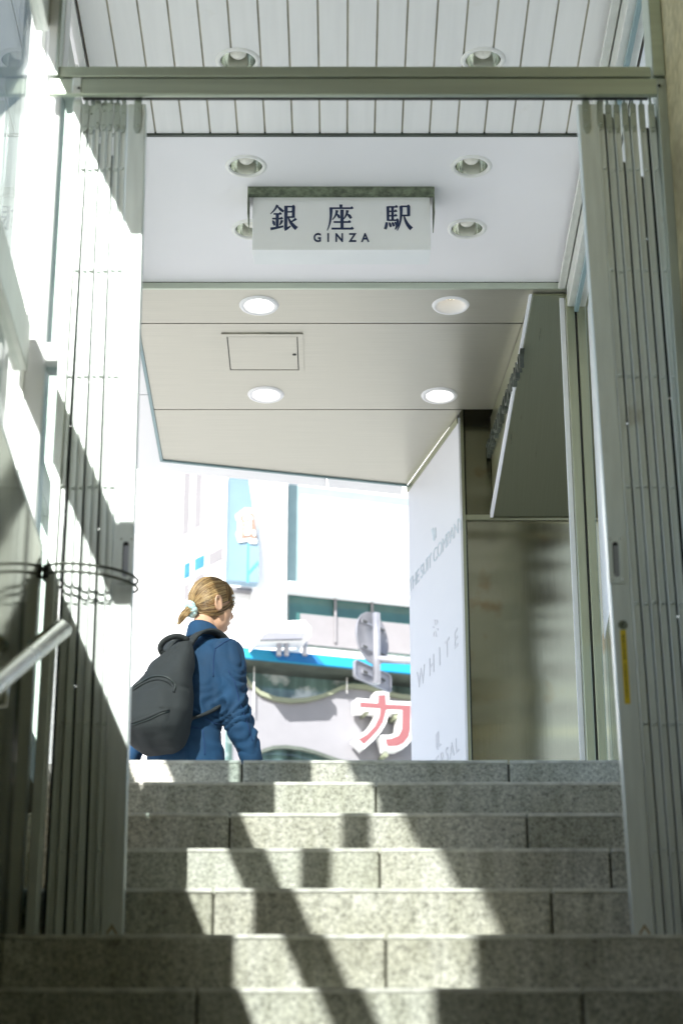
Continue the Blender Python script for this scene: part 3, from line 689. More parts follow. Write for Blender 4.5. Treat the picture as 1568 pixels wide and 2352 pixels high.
def character(strokes, size, o, ex, ey, depth=0.002):
    ms = []; ex = Vector(ex); ey = Vector(ey); n = ex.cross(ey)
    mb = MB(); s = size/100
    for i, (k, pts, ws) in enumerate(strokes):
        ws = [q*1.25 for q in ws]
        poly = offset_poly(pts, ws); e = depth*(1+0.012*i)
        f = lambda q: Vector(o) + ex*((q[0]-50)*s) + ey*((50-q[1])*s)
        mb.prism([f(q) for q in poly], n*e)
        if k == 'h':
            x, y = pts[1]
            mb.prism([f(q) for q in ((x-11,y-1),(x-3,y-7.5),(x+3,y-0.5),(x+2,y+2))], n*(e+depth*0.004))
    return mb

# ---------------------------------------------------------------- station sign
Yf = 7.15
zt_, zb_ = at(784,452,Yf).z, at(784,574,Yf).z
xa, xb = at(580,510,Yf).x, at(988,510,Yf).x
t = thing('station_sign', 'white hanging station sign with navy characters and mossy top', 'station sign', ((xa+xb)/2, Yf+0.05, zb_))
part('box_body', MB().hexa([(xa,Yf,zb_),(xb,Yf,zb_),(xb-0.004,Yf+0.116,zb_+0.003),(xa+0.004,Yf+0.116,zb_+0.003),(xa,Yf,zt_),(xb,Yf,zt_),(xb-0.004,Yf+0.116,4.415),(xa+0.004,Yf+0.116,4.415)]), 'sign_white', t, bevel=0.002)
xc0, xc1 = at(568,440,Yf-0.05).x, at(998,440,Yf-0.05).x
cap = part('top_cap', MB().box(xc0, xc1, Yf-0.024, Yf-0.020, 4.387, 4.418).box(xc0+0.001,xc1-0.001,Yf-0.0198,Yf-0.001,4.385,4.391), 'sign_cap', t, label='mossy weathered metal cap')
part('side_flange', MB().box(xc0, xc0+0.003, Yf-0.0245, Yf+0.12, 4.30, 4.417).box(xc1-0.003, xc1, Yf-0.0245, Yf+0.12, 4.30, 4.417), 'cap_edge', cap)
zk = at(784,500,Yf).z; sz = 58*8.27/FPX
for ch, px in ((GIN,651),(ZA,781.5),(EKI,914)):
    P = at(px,500,Yf)
    part('character', character(ch, sz*1.06, (P.x,Yf+0.0008,P.z), (1,0,0), (0,0,1.13)), 'navy', t)
P = at(783,547,Yf)
me = text_shape('GINZA', 0.049, 0.003, axes((P.x,Yf-0.0006,P.z), (1,0,0), (0,0,1)), spacing=1.95, offset=0.0012)
me.transform(Matrix.Translation((P.x,0,P.z)) @ Matrix.Diagonal((0.86,1,1.05,1)) @ Matrix.Translation((-P.x,0,-P.z)))
part('lettering', me, 'navy', t)

# ---------------------------------------------------------------- shop: steel wall, canopy, white directory board
YS = 9.10
t = thing('steel_shop_wall', 'brushed steel shop wall with streaked reflections and rust stains', 'wall', (1.1, YS, STREET))
xL = at(1058,1100,YS).x-0.0; xM = at(1071,1187,YS).x
zmull = at(1070,1190,YS).z
part('panel', MB().box(xM,2.2,YS,YS+0.05,STREET,zmull-0.016), 'shop_steel', t, bevel=0.002)
part('panel', MB().box(xM,2.2,YS+0.004,YS+0.05,zmull+0.016,4.45), 'shop_steel', t, bevel=0.002)
part('mullion', MB().box(xL,xM-0.006,YS-0.02,YS+0.05,STREET,4.45).box(xM-0.005,2.2,YS-0.012,YS+0.05,zmull-0.013,zmull+0.013), 'canopy_steel', t, bevel=0.002)
part('seam', MB().box(xM-0.0055,xM-0.0005,YS-0.002,YS+0.03,STREET,4.45), 'seal', t)

a0 = at(1216,663,7.90); a1 = at(1125,1185,YS-0.03); 
t = thing('shop_canopy', 'sloping brushed steel shop canopy with raised dark letters along its edge', 'canopy', (1.0, 8.5, 3.9))
zA, zB = a0.z-0.0, a1.z
ceil = 4.384
part('canopy_body', MB().hexa([(a0.x+0.012,7.90,min(zA,ceil-0.004)-0.006),(1.9,7.90,min(zA,ceil-0.004)-0.006),(1.9,YS-0.025,zB),(a1.x+0.014,YS-0.025,zB),(a0.x+0.012,7.90,ceil),(1.9,7.90,ceil),(1.9,YS-0.025,ceil),(a1.x+0.014,YS-0.025,ceil)]), 'canopy_steel', t)
part('edge_trim', MB().hexa([(a0.x,7.90,zA-0.012),(a0.x+0.011,7.90,zA-0.012),(a1.x+0.013,YS-0.026,zB-0.006),(a1.x,YS-0.026,zB-0.006),(a0.x,7.90,zA),(a0.x+0.011,7.90,zA),(a1.x+0.013,YS-0.026,zB+0.02),(a1.x,YS-0.026,zB+0.02)]), 'film', t)
e = (Vector((a1.x,YS-0.026,0))-Vector((a0.x,7.90,0))).normalized()
o_ = Vector((lerp(a0.x,a1.x,0.62)+0.004, lerp(7.9,YS-0.026,0.62), 4.215))
me = text_shape('THE SUIT COMPANY', 0.105, 0.018, axes(o_, -e, (0,0,1)), spacing=1.0, offset=0.001)
part('lettering', me, 'dark_trim', t)

pr = at(1058,1400,9.07); pl = Vector((0.328,9.861,0))
pr = Vector((0.537,9.07,0)); dv = (pr-pl); ln = dv.length; dv.normalize(); nrm = Vector((dv.y,-dv.x,0))*1.0
if nrm.x > 0: nrm = -nrm
t = thing('directory_board', 'tall white shop directory board with pale lettering beside steel wall', 'sign board', (0.45, 9.5, STREET))
mb = MB(); th_ = -nrm*0.012
mb.prism([(pl.x,pl.y,STREET),(pr.x,pr.y,STREET),(pr.x+th_.x,pr.y+th_.y,STREET),(pl.x+th_.x,pl.y+th_.y,STREET)], (0,0,4.383-STREET))
part('board', mb, 'shop_white', t, bevel=0.003)
tr = -nrm*0.0; 
mb = MB().prism([(pl.x+nrm.x*0.006,pl.y+nrm.y*0.006,4.352),(pr.x+nrm.x*0.006,pr.y+nrm.y*0.006,4.352),(pr.x+nrm.x*0.0005,pr.y+nrm.y*0.0005,4.352),(pl.x+nrm.x*0.0005,pl.y+nrm.y*0.0005,4.352)], (0,0,0.03))
part('top_strip', mb, 'canopy_steel', t)
def on_board(px, py):                       # photo point -> point on the board's face
    best = None; lo, hi = 9.0, 9.95
    for _ in range(50):
        mid = (lo+hi)/2; p = at(px,py,mid)
        # signed distance to the face plane
        s_ = (p-Vector((pl.x,pl.y,p.z))).dot(nrm)
        if s_ > 0: lo = mid
        else: hi = mid
    return at(px,py,lo)
def board_text(body, px, py, size, sp, m_, off=0.0):
    p = on_board(px,py)+nrm*0.0012
    part('lettering', text_shape(body, size, 0.0012, axes(p, dv, (0,0,1)), spacing=sp, offset=off), m_, t)
board_text('THE SUIT COMPANY', 998, 1277, 0.098, 0.92, 'pale_ink')
board_text('WHITE', 1003, 1517, 0.125, 2.0, 'pale_grey_ink')
board_text('UNIVERSAL', 1003, 1757, 0.10, 1.35, 'pale_grey_ink')
def board_poly(polys, m_, name='emblem'):
    mb = MB()
    for i, pol in enumerate(polys):
        mb.prism([on_board(*q)+nrm*(0.0004+0.0001*i) for q in pol], nrm*0.001)
    part(name, mb, m_, t)
board_poly([[(990,1216),(995,1212),(999,1240),(996,1243)],[(996,1243),(993.5,1238),(998,1213),(1000.5,1211)],[(1000.5,1211),(1001.5,1236),(1000,1236),(997.5,1222)]], 'pale_ink')
board_poly([[(1000,1688),(1003,1684),(1004,1717),(1007,1722),(1003,1722),(1000.5,1717)],[(1004.6,1682),(1007,1679),(1007.6,1712),(1012,1708),(1012,1712),(1006,1717)]], 'pale_grey_ink')
star = []
for k in range(6):
    a = k*PI/3+0.3; c_, s_ = math.cos(a), math.sin(a)
    star.append([(1000+6*c_-1.2*s_,1443+20*s_+3*c_-3.5*c_),(1000+6.8*c_+1.2*s_,1443+22*s_-3*c_-3.5*c_),(1000+2*c_,1443+7*s_-1.5*c_)])
board_poly(star, 'pale_grey_ink')

# ---------------------------------------------------------------- buildings across the street
YAW = R(16); FO = Vector((0,24,0)); FU = Vector((math.cos(YAW),math.sin(YAW),0)); FN = Vector((math.sin(YAW),-math.cos(YAW),0))
def fac(x, y, d=0.0):                        # photo point -> (u, z) on the facade plane moved d towards the street
    cx = (x-784)/FPX; cy = (1176-y)/FPX
    r = Vector((cx, math.cos(TH)-cy*math.sin(TH), math.sin(TH)+cy*math.cos(TH)))
    s = (FO+FN*d).dot(FN)/r.dot(FN); p = r*s
    return (p-FO).dot(FU), p.z
def ftf(p): return FO + FU*p.x + FN*p.y + Vector((0,0,p.z))
def FB(): return MB(ftf)                     # builder in facade space: x along, y towards the street, z up
def fpoly(mb, pts, d0, d1, mi=0):
    q = [fac(x,y,d1) for x,y in pts]
    mb.prism([(u,d0,z) for u,z in q], (0,d1-d0,0), mi); return mb
def frect(mb, x0,x1,y0,y1,d0,d1, xr=None, mi=0):   # y taken at x = xr (default x0)
    xr = x0 if xr is None else xr
    u0,u1 = fac(x0,y0,d1)[0], fac(x1,y0,d1)[0]; za, zb2 = fac(xr,y1,d1)[1], fac(xr,y0,d1)[1]
    mb.box(u0,u1,d0,d1,za,zb2,mi); return mb
uL = fac(523,1300)[0]; uR = uL+16
bl = thing('corner_building', 'bright white corner building with large blind covered window across the street', 'building', tuple(FO+FU*uL+Vector((0,0,STREET))))
part('wall', FB().box(uL,uR,-6,0,STREET,19), 'bld_white', bl)
fr = part('window', frect(FB(), 664,1050,1112,1338,0.001,0.06), 'teal', bl)
part('pane', frect(FB(), 668,1045,1118,1334,0.061,0.066), 'teal_glass', fr) if False else None
part('blind', frect(FB(), 691,1040,1136,1336,0.061,0.09,xr=691), 'blind', fr)
part('sill', frect(FB(), 660,1050,1334,1349,0.061,0.30,xr=662), 'bld_white', fr, bevel=0.01)
lw = part('window', frect(FB(), 664,1050,1351,1478,0.001,0.055), 'teal_glass', bl, label='dark teal window with pale lower screen')
part('screen', frect(FB(), 690,1050,1409,1478,0.056,0.08,xr=690), 'win_pale', lw)
for x in (768,852):
    part('mullion', frect(FB(), x,x+5,1352,1475,0.081,0.11), 'win_pale', lw)
for k in range(1,9):
    u_ = lerp(fac(691,1200,0.09)[0], fac(1040,1200,0.09)[0], k/9); zz0, zz1 = fac(691,1334,0.09)[1], fac(691,1138,0.09)[1]
    part('blind_seam', FB().box(u_-0.006,u_+0.006,0.0905,0.094,zz0,zz1), 'bld_grey', fr)
part('pillar', frect(FB(), 598,663,900,1483,0.001,0.35), 'bld_white', bl, bevel=0.01)
part('shade_strip', frect(FB(), 583,597,1000,1345,0.001,0.05), 'bld_grey', bl)  # flat grey strip painting the shadow beside the banner
part('ledge', frect(FB(), 523,598,1346,1353,0.001,0.10), 'bld_grey', bl)
part('cornice', frect(FB(), 540,1050,1474,1487,0.051,0.42,xr=560), 'bld_white', bl)
# side wing running back to the left
WV = Vector((-0.622,0.783,0)); WN = Vector((-0.783,-0.622,0)); WO = FO+FU*uL
def wing(x, y, d=0.0):
    cx = (x-784)/FPX; cy = (1176-y)/FPX
    r = Vector((cx, math.cos(TH)-cy*math.sin(TH), math.sin(TH)+cy*math.cos(TH)))
    s = (WO+WN*d).dot(WN)/r.dot(WN); p = r*s
    return (p-WO).dot(WV), p.z
def wtf(p): return WO + WV*p.x + WN*p.y + Vector((0,0,p.z))
mb = MB(wtf); mb.box(0.0,26,-5,0,STREET,19); part('wing_wall', mb, 'bld_white', bl)
def wrect(x0,x1,y0,y1,d0,d1):
    u0,u1 = wing(x1,y0,d1)[0], wing(x0,y0,d1)[0]; z0, z1 = wing(x0,y1,d1)[1], wing(x0,y0,d1)[1]
    return MB(wtf).box(u0,u1,d0,d1,min(z0,z1),max(z0,z1))
for x0,x1,y0,y1,m_ in ((423,437,1085,1228,'win_pale'),(450,464,1080,1212,'win_pale'),(423,436,1296,1330,'win_blue'),(447,469,1284,1312,'win_blue'),(480,511,1272,1300,'win_pale'),(422,434,1345,1380,'win_pale'),(447,469,1325,1350,'win_pale')):
    w = part('window', wrect(x0-2,x1+2,y0-2,y1+2,0.001,0.03), 'bld_white', bl)
    part('pane', wrect(x0,x1,y0,y1,0.031,0.04), m_, w)

# projecting blue banner sign
t = thing('banner_sign', 'pale blue vertical banner sign with salmon and white character', 'sign', tuple(FO+FU*fac(560,1338)[0]+Vector((0,0,fac(560,1338)[1]))))
def bpts(pts): return [(298.6+.249*a, 1033.5+.249*b) for a,b in pts]
mb = FB(); fpoly(mb, bpts([(925,230),(1093,230),(1190,900),(1187,1222),(905,1202)]), 0.40, 0.55)
part('panel', mb, 'banner', t)
mb = FB(); fpoly(mb, bpts([(1075,1222),(1085,860),(1098,862),(1092,1120),(1182,1020),(1188,1042),(1096,1150),(1096,1222)]), 0.5505, 0.556)
part('stripe', mb, 'banner_deep', t)
mb = FB()
fpoly(mb, bpts([(975,600),(1060,535),(1130,540),(1150,640),(1172,840),(1168,862),(1105,858),(1085,838),(1005,850),(978,770),(995,745),(997,660),(985,640)]), 0.556, 0.575)
bg = part('character', mb, 'bld_white', t, label='white outlined salmon character cut at the edge')
mb = FB()
fpoly(mb, bpts([(1017,612),(1075,574),(1130,578),(1142,600),(1168,808),(1130,812),(1118,800),(1022,812),(1034,770),(1034,655),(1020,640)]), 0.5755, 0.59)
part('fill', mb, 'salmon_pale', bg)
mb = FB(); i = 0
for pol in ([(1045,630),(1068,598),(1090,590),(1112,605),(1132,632),(1122,648),(1100,640),(1088,628),(1070,645),(1050,645)],[(1060,660),(1118,660),(1122,684),(1060,688)],[(1060,698),(1118,698),(1122,722),(1060,726)],[(1055,738),(1108,735),(1112,770),(1090,788),(1060,782)],[(1124,740),(1150,740),(1160,775),(1148,795),(1130,770)]):
    fpoly(mb, bpts(pol), 0.5905+i*0.0004, 0.60+i*0.0004); i += 1
part('counter', mb, 'bld_white', bg)

# floodlight on the cornice
t = thing('floodlight', 'white boxy floodlight tilted down above the blue awning', 'floodlight', tuple(FO+FU*fac(655,1470,0.9)[0]+FN*0.8+Vector((0,0,fac(655,1470,0.9)[1]))))
mb = FB(); fpoly(mb, [(597,1448),(606,1428),(700,1424),(714,1440),(714,1462),(704,1455),(608,1455),(594,1470)], 0.55, 1.05)
part('housing', mb, 'bld_white', t, bevel=0.01)
mb = FB(); q = [fac(x,y,1.0) for x,y in ((610,1455.5),(702,1456.5),(692,1471),(596,1473))]
mb.prism([(u,1.0,z) for u,z in q], (0,0.06,0)); part('lens', mb, 'plate_back', t)
for x in (641,658,700):
    u, z = fac(x,1472,0.7); z2 = fac(x,1487,0.7)[1]; part('bracket', FB().tube([(u,0.7,z+0.05),(u,0.7,z2-0.1)], 0.03, 8), 'galv', t)

# awning
t = thing('shop_awning', 'bright azure awning band above the curved cafe windows', 'awning', tuple(FO+FU*fac(740,1510,0.5)[0]+Vector((0,0,fac(740,1540,0.5)[1]))))
u0, u1 = fac(540,1490,0.6)[0], fac(1050,1500,0.6)[0]; z1, z0 = fac(560,1488,0.6)[1], fac(560,1510,0.6)[1]
part('fabric', FB().box(u0,u1,0.05,0.6,z0,z1), 'awning', t)
mb = FB(); ua, ub = fac(620,1490,0.605)[0], fac(725,1500,0.605)[0]; uc, ud = fac(640,1500,0.605)[0], fac(745,1510,0.605)[0]
mb.prism([(ua,0.601,z1-0.003),(ub,0.601,z1-0.003),(ud,0.601,z0+0.003),(uc,0.601,z0+0.003)], (0,0.004,0)); part('shade_stripe', mb, 'awning_shade', t)  # shaded patch painted on the awning front in a darker blue
zz = fac(560,1516,0.5)[1]
part('valance', FB().box(u0,u1,0.05,0.55,zz,z0-0.001), 'dark_trim', t)

# cafe front with wave-shaped glazing
t = thing('cafe_front', 'pale grey cafe front with wave shaped window', 'shop front', tuple(FO+FU*fac(740,1748)[0]+Vector((0,0,STREET))))
ca = [(516.7+.293*x,1062+.293*y) for x,y in ((110,1560),(140,1640),(200,1720),(280,1790),(400,1835),(520,1850),(640,1843),(760,1815),(850,1780),(920,1745),(1000,1735),(1100,1742),(1200,1768),(1300,1800),(1400,1818),(1500,1826),(1800,1840))]
u0, u1 = fac(523,1600,0.2)[0], fac(1060,1600,0.2)[0]
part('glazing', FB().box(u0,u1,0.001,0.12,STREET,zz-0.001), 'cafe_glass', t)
low = [(516.7+.293*x,1062+.293*y) for x,y in ((1800,2420),(1150,2380),(1000,2350),(900,2325),(800,2290),(700,2255),(600,2230),(480,2215),(380,2220),(300,2245),(240,2300),(200,2400))]
mb = FB(); fpoly(mb, [(537,1512)]+ca+[(1060,1900)]+low+[(537,1900)], 0.20, 0.28)
part('panel', mb, 'bld_grey', t)
def strip(pts, w, d0, d1):
    mb = FB(); q = [fac(x,y,d1) for x,y in pts]
    for i in range(len(q)-1):
        (ua,za),(ub,zb3) = q[i], q[i+1]
        mb.hexa([(ua,d0,za-w),(ub,d0,zb3-w),(ub,d1,zb3-w),(ua,d1,za-w),(ua,d0,za),(ub,d0,zb3),(ub,d1,zb3),(ua,d1,za)])
    return mb
part('curved_trim', strip(ca, 0.05, 0.281, 0.33), 'olive', t)
part('curved_trim', strip(low[1:-1], 0.04, 0.281, 0.33), 'dark_trim', t)
for x, ya, yb in ((581,1535,1640),(793,1560,1596)):
    u, z1_ = fac(x,ya,0.3); z2_ = fac(x,yb,0.3)[1]; part('wire', FB().tube([(u,0.36,z1_),(u,0.36,z2_)], 0.007, 6), 'bld_white', t)
# katakana sign letter
def kpts(pts): return [(516.7+.293*a,1062+.293*b) for a,b in pts]
t = thing('sign_letter', 'large salmon and white katakana sign letter on the grey cafe front', 'sign letter', tuple(FO+FU*fac(880,1730,0.6)[0]+FN*0.5+Vector((0,0,fac(880,1730,0.6)[1]))))
outer = [(1175,1800),(1282,1795),(1285,1872),(1480,1880),(1478,2100),(1462,2170),(1420,2220),(1360,2248),(1250,2250),(1220,2140),(1290,2140),(1340,2120),(1358,2080),(1362,1962),(1282,1962),(1262,2040),(1220,2110),(1160,2180),(1085,2245),(1010,2165),(1090,2115),(1150,2050),(1183,1990),(1190,1952),(1030,1945),(1030,1850),(1175,1862)]
inner = [(1198,1822),(1258,1818),(1262,1894),(1456,1902),(1452,2090),(1438,2150),(1400,2198),(1350,2222),(1268,2224),(1254,2166),(1300,2162),(1360,2138),(1384,2085),(1388,1938),(1264,1936),(1240,2030),(1200,2095),(1140,2160),(1086,2210),(1044,2170),(1110,2130),(1172,2064),(1208,1990),(1216,1926),(1056,1920),(1056,1876),(1198,1886)]
mb = FB(); fpoly(mb, kpts(outer), 0.34, 0.52); part('white_body', mb, 'bld_white', t)
mb = FB(); fpoly(mb, kpts(inner), 0.5205, 0.53); part('face', mb, 'salmon', t)
mb = FB()
for a, b in ((1105,1960),(1330,2000),(1250,2300)):
    (x, y), = kpts([(a,b)]); u, z = fac(x,y,0.45); mb.tube([(u,0.281,z),(u,0.5,z)], 0.03, 6)
part('standoff', mb, 'olive', t)

# ---------------------------------------------------------------- traffic sign seen from behind
YT = 20.0
t = thing('traffic_sign', 'round and rectangular traffic signs seen from behind on a hanging tube', 'traffic sign', (1.05, YT+0.2, STREET))
pd = Vector((0.60,0.80,0)).normalized(); pn = Vector((pd.y,-pd.x,0))
top, bot = at(862,1409,YT), at(866,1570,YT); cx = (top.x+bot.x)/2
part('tube', MB().tube([(cx,YT,bot.z),(cx,YT,top.z)], 0.037, 16), 'galv', t, smooth=True)
cD = at(853,1467,YT+0.09); rD = 0.262
me = MB().lathe((0,0,0), [(0.0005,-0.004),(rD,-0.004),(rD+0.004,0.012),(rD,0.016),(rD-0.006,0.003),(0.0005,0.003)], 48).mesh('disc')
me.transform(axes(cD, pd, (0,0,1))); part('disc', me, 'plate_back', t, smooth=False)
cR = at(854,1554,YT+0.09)
rim = [(-0.27,-0.095),(0.27,-0.095),(0.30,-0.065),(0.30,0.065),(0.27,0.095),(-0.27,0.095),(-0.30,0.065),(-0.30,-0.065)]
me = flat_shape(rim, (), 0.012, axes(cR, pd, (0,0,1)))
part('plate', me, 'plate_back', t)
me = flat_shape(rim, [[(x*0.965,y*0.9) for x,y in rim]], 0.03, axes(cR+pn*0.005, pd, (0,0,1)))
part('plate_rim', me, 'galv', t)
for dz, cc in ((0.13,cD),(-0.13,cD),(0.0,cR)):
    mb = MB(lambda p, cc=cc, dz=dz: cc + pd*p.x + pn*p.y + Vector((0,0,p.z+dz)))
    for s_ in (-1,1):
        mb.box(s_*0.145-0.04,s_*0.145+0.04,0.012,0.025,-0.02,0.02)
        for q in (-0.024,0.0,0.024): mb.box(s_*0.145+q-0.005,s_*0.145+q+0.005,0.026,0.032,-0.014,0.014,1)
    mb.box(-0.10,0.10,0.0121,0.020,-0.010,0.010)
    part('clamp', mb, ['galv','seal'], t)
az = at(900,1514,YT).z
part('arm', MB().tube([(cx,YT,az),(1.05,YT+0.1,az)], 0.036, 12), 'galv', t, smooth=True)
part('mast', MB().tube([(1.07,YT+0.1,STREET),(1.07,YT+0.1,az+0.4)], 0.06, 14), 'galv', t, smooth=True)

# ---------------------------------------------------------------- person
BASE = Vector((-0.628, 8.42, STREET)); HD = R(42)
Fv = Vector((math.sin(HD),math.cos(HD),0)); Rv = Vector((math.cos(HD),-math.sin(HD),0)); Uv = Vector((0,0,1))
def W(f, r, u): return BASE + Fv*f*0.95 + Rv*r*0.93 + Uv*u*0.965
def smooth_remesh(mb, voxel, iters=6, fac_=0.5):
    o = bpy.data.objects.new('tmp', mb.mesh('tmp')); C.objects.link(o)
    r = o.modifiers.new('r','REMESH'); r.mode = 'VOXEL'; r.voxel_size = voxel; r.use_smooth_shade = True
    s = o.modifiers.new('s','SMOOTH'); s.iterations = iters; s.factor = fac_
    return evaluated(o)
p_ = thing('person', 'person in blue workwear with a blonde ponytail walking up the street', 'person', tuple(BASE))
SH_R, EL_R, WR_R = (0.085,0.155,1.325), (0.085,0.195,1.090), (0.170,0.235,0.850)
SH_L, EL_L, WR_L = (0.085,-0.155,1.325), (-0.04,-0.215,1.105), (-0.125,-0.235,0.860)
# head frame
HY = R(62); hf = Vector((math.sin(HY),math.cos(HY),-0.14)).normalized(); hr = hf.cross(Uv).normalized(); hu = hr.cross(hf).normalized()
HC = at(489,1392,8.60)
def Hd(f, r, u): return HC + (hf*f + hr*r + hu*u)*0.93
mb = MB()
nb = W(0.095,0,1.40)
mb.loft([(W(0.0,0,0.90),0.13,0.09),(W(0.02,0,1.05),0.12,0.085),(W(0.05,0,1.22),0.135,0.09),(W(0.085,0,1.36),0.12,0.07),(nb,0.055,0.05),(Hd(-0.03,0,-0.10),0.045,0.047),(Hd(-0.015,0,-0.04),0.044,0.046)], Rv)
mb.ball(Hd(-0.012,0,0.02), (hf*0.092,hr*0.073,hu*0.10), 18)
mb.ball(Hd(0.035,0,-0.045), (hf*0.052,hr*0.052,hu*0.072), 14)
mb.ball(Hd(0.066,0,-0.088), (hf*0.022,hr*0.022,hu*0.02), 10)
for s_ in (-1,1): mb.ball(Hd(0.048,s_*0.036,-0.035), (hf*0.03,hr*0.026,hu*0.035), 10)
mb.loft([(Hd(0.083,0,0.005),0.009,0.008),(Hd(0.098,0,-0.022),0.012,0.012),(Hd(0.09,0,-0.038),0.014,0.01)], hr, 10)
mb.ball(Hd(0.086,0,-0.062), (hf*0.010,hr*0.022,hu*0.009), 8)
for s_ in (-1,1):
    ec = Hd(-0.008,s_*0.077,-0.015); ef = (hf*0.9-hr*s_*0.15+hu*0.1)
    ring = [ec + hf*(0.017*math.cos(a)-0.006*math.sin(a)) + hu*(0.031*math.sin(a)) + hr*s_*(0.008+0.004*math.sin(a)-0.006*math.cos(a)) for a in (2*PI*k/16 for k in range(17))]
    mb.tube(ring, [0.0055]*17, 8, cap=True); mb.ball(ec+hr*s_*0.002, (hf*0.014,hr*0.006,hu*0.027), 10); mb.ball(ec-hu*0.027+hr*s_*0.003+hf*0.004, (hf*0.009,hr*0.006,hu*0.010), 8)
for SHp, ELp, WRp, sd in ((SH_R,EL_R,WR_R,1),(SH_L,EL_L,WR_L,-1)):
    S, E_, Wp = W(*SHp), W(*ELp), W(*WRp); d = (Wp-E_).normalized()
    mb.loft([(S,0.045,0.045),(S.lerp(E_,0.5),0.040,0.040),(E_,0.035,0.036),(E_.lerp(Wp,0.35),0.036,0.034),(E_.lerp(Wp,0.9),0.026,0.022),(Wp+d*0.02,0.028,0.019)], Fv, 14)
    side = (Fv - d*Fv.dot(d)).normalized(); nrm2 = d.cross(side)
    pc = Wp+d*0.055; mb.ball(pc, (side*0.038,nrm2*0.015,d*0.05), 12)
    for k, (off, lnf) in enumerate(((0.027,0.066),(0.010,0.076),(-0.008,0.070),(-0.025,0.055))):
        b0 = Wp+d*0.09+side*off; cv = nrm2*(-sd)
        mb.tube([b0, b0+d*lnf*0.45+cv*0.004, b0+d*lnf*0.8+cv*0.014, b0+d*lnf+cv*0.026], [0.0088,0.0082,0.0076,0.006], 8)
    tb0 = Wp+d*0.03+side*0.028
    mb.tube([tb0, tb0+side*0.02+d*0.028, tb0+side*0.024+d*0.055, tb0+side*0.018+d*0.078], [0.011,0.010,0.009,0.007], 8)
FOOT_R, FOOT_L = (-0.20,0.085,0.0), (0.20,-0.085,0.0)
for hip, knee, ank in (((0.0,0.085,0.88),(0.0,0.095,0.48),(-0.20,0.09,0.10)),((0.0,-0.085,0.88),(0.13,-0.095,0.49),(0.19,-0.09,0.09))):
    mb.loft([(W(*hip),0.075,0.08),(W(*knee),0.05,0.055),(W(*ank),0.035,0.04)], Rv, 14)
body = part('body', smooth_remesh(mb, 0.0055, 3, 0.4), 'skin', p_, smooth=True)
mb = MB()
for s_ in (-1,1): mb.ball(Hd(0.074,s_*0.031,0.004), (hf*0.008,hr*0.013,hu*0.008), 8)
part('eyes', mb, 'eye', p_, smooth=True)

# coverall
mb = MB()
mb.loft([(W(-0.005,0,0.80),0.165,0.118),(W(-0.005,0,0.88),0.172,0.122),(W(0.005,0,0.98),0.155,0.112),(W(0.02,0,1.06),0.150,0.108),(W(0.045,0,1.18),0.168,0.115),(W(0.068,0,1.28),0.172,0.110),(W(0.082,0,1.335),0.150,0.09),(W(0.090,0,1.378),0.105,0.070),(W(0.100,0,1.398),0.066,0.060)], Rv, 28)
for SHp, ELp, WRp in ((SH_R,EL_R,WR_R),(SH_L,EL_L,WR_L)):
    S, E_, Wp = W(*SHp), W(*ELp), W(*WRp); s0 = S + (W(0.08,0,1.33)-S)*0.35
    mb.loft([(s0,0.075,0.062),(S,0.080,0.064),(S.lerp(E_,0.3),0.080,0.066),(S.lerp(E_,0.75),0.074,0.062),(E_,0.070,0.061),(E_.lerp(Wp,0.35),0.064,0.057),(E_.lerp(Wp,0.75),0.053,0.049),(Wp,0.045,0.041)], Fv, 20)
for hip, knee, ank in (((0.0,0.088,0.86),(0.0,0.10,0.48),(-0.19,0.095,0.13)),((0.0,-0.088,0.86),(0.13,-0.10,0.49),(0.185,-0.095,0.11))):
    mb.loft([(W(*hip)+Uv*0.04,0.088,0.105),(W(*hip)-Uv*0.12,0.092,0.10),(W(*knee),0.075,0.08),(W(*ank),0.065,0.07)], Rv, 20)
me = smooth_remesh(mb, 0.010, 6, 0.5)
# folds: broad drape plus creases pulled across shoulders, elbows and waist
me.update()
for v in me.vertices:
    q = v.co - BASE; f_, r_, u_ = q.dot(Fv), q.dot(Rv), q.z
    n1 = noise.noise(Vector((f_*9, r_*9+u_*3, u_*5)))
    n2 = noise.noise(Vector((f_*22+5, r_*22, u_*9+r_*14)))
    arm = max(0, min(1, (abs(r_)-0.165)/0.05))
    cre = math.sin((u_*0.9 + r_*1.2 + 0.5*noise.noise(q*6))*70)
    waist = math.exp(-((u_-1.0)/0.07)**2)
    elbow = math.exp(-((u_-1.10)/0.10)**2)*arm + 0.5*math.exp(-((u_-0.93)/0.05)**2)*arm
    v.co += v.normal*(0.010*n1 + 0.006*n2 + 0.006*cre*(0.22+0.8*waist+0.9*elbow))
cov = part('coverall', me, 'cloth', p_, smooth=True)
mb = MB()      # collar
cc = W(0.090,0,1.402); cax = (HC-cc).normalized()
ring0, ring1, ring2 = [], [], []
for k in range(28):
    a = 2*PI*k/28; d_ = Rv*math.cos(a)*1.02 + Fv*math.sin(a)*0.95
    ring0.append(cc + d_*0.074 - Uv*0.030); ring1.append(cc + d_*0.061 + Uv*(0.058-0.022*math.sin(a))); ring2.append(cc + d_*0.080 + Uv*(-0.005-0.01*math.sin(a)))
mb.rings([ring0,[p+Uv*0.035-(p-cc)*0.10 for p in ring0],ring1,[p+(p-cc)*0.10+Uv*0.002 for p in ring1],ring2], False)
o = part('collar', mb, 'cloth', cov, smooth=True); md = o.modifiers.new('s','SOLIDIFY'); md.thickness = 0.003; md = o.modifiers.new('u','SUBSURF'); md.levels = md.render_levels = 1
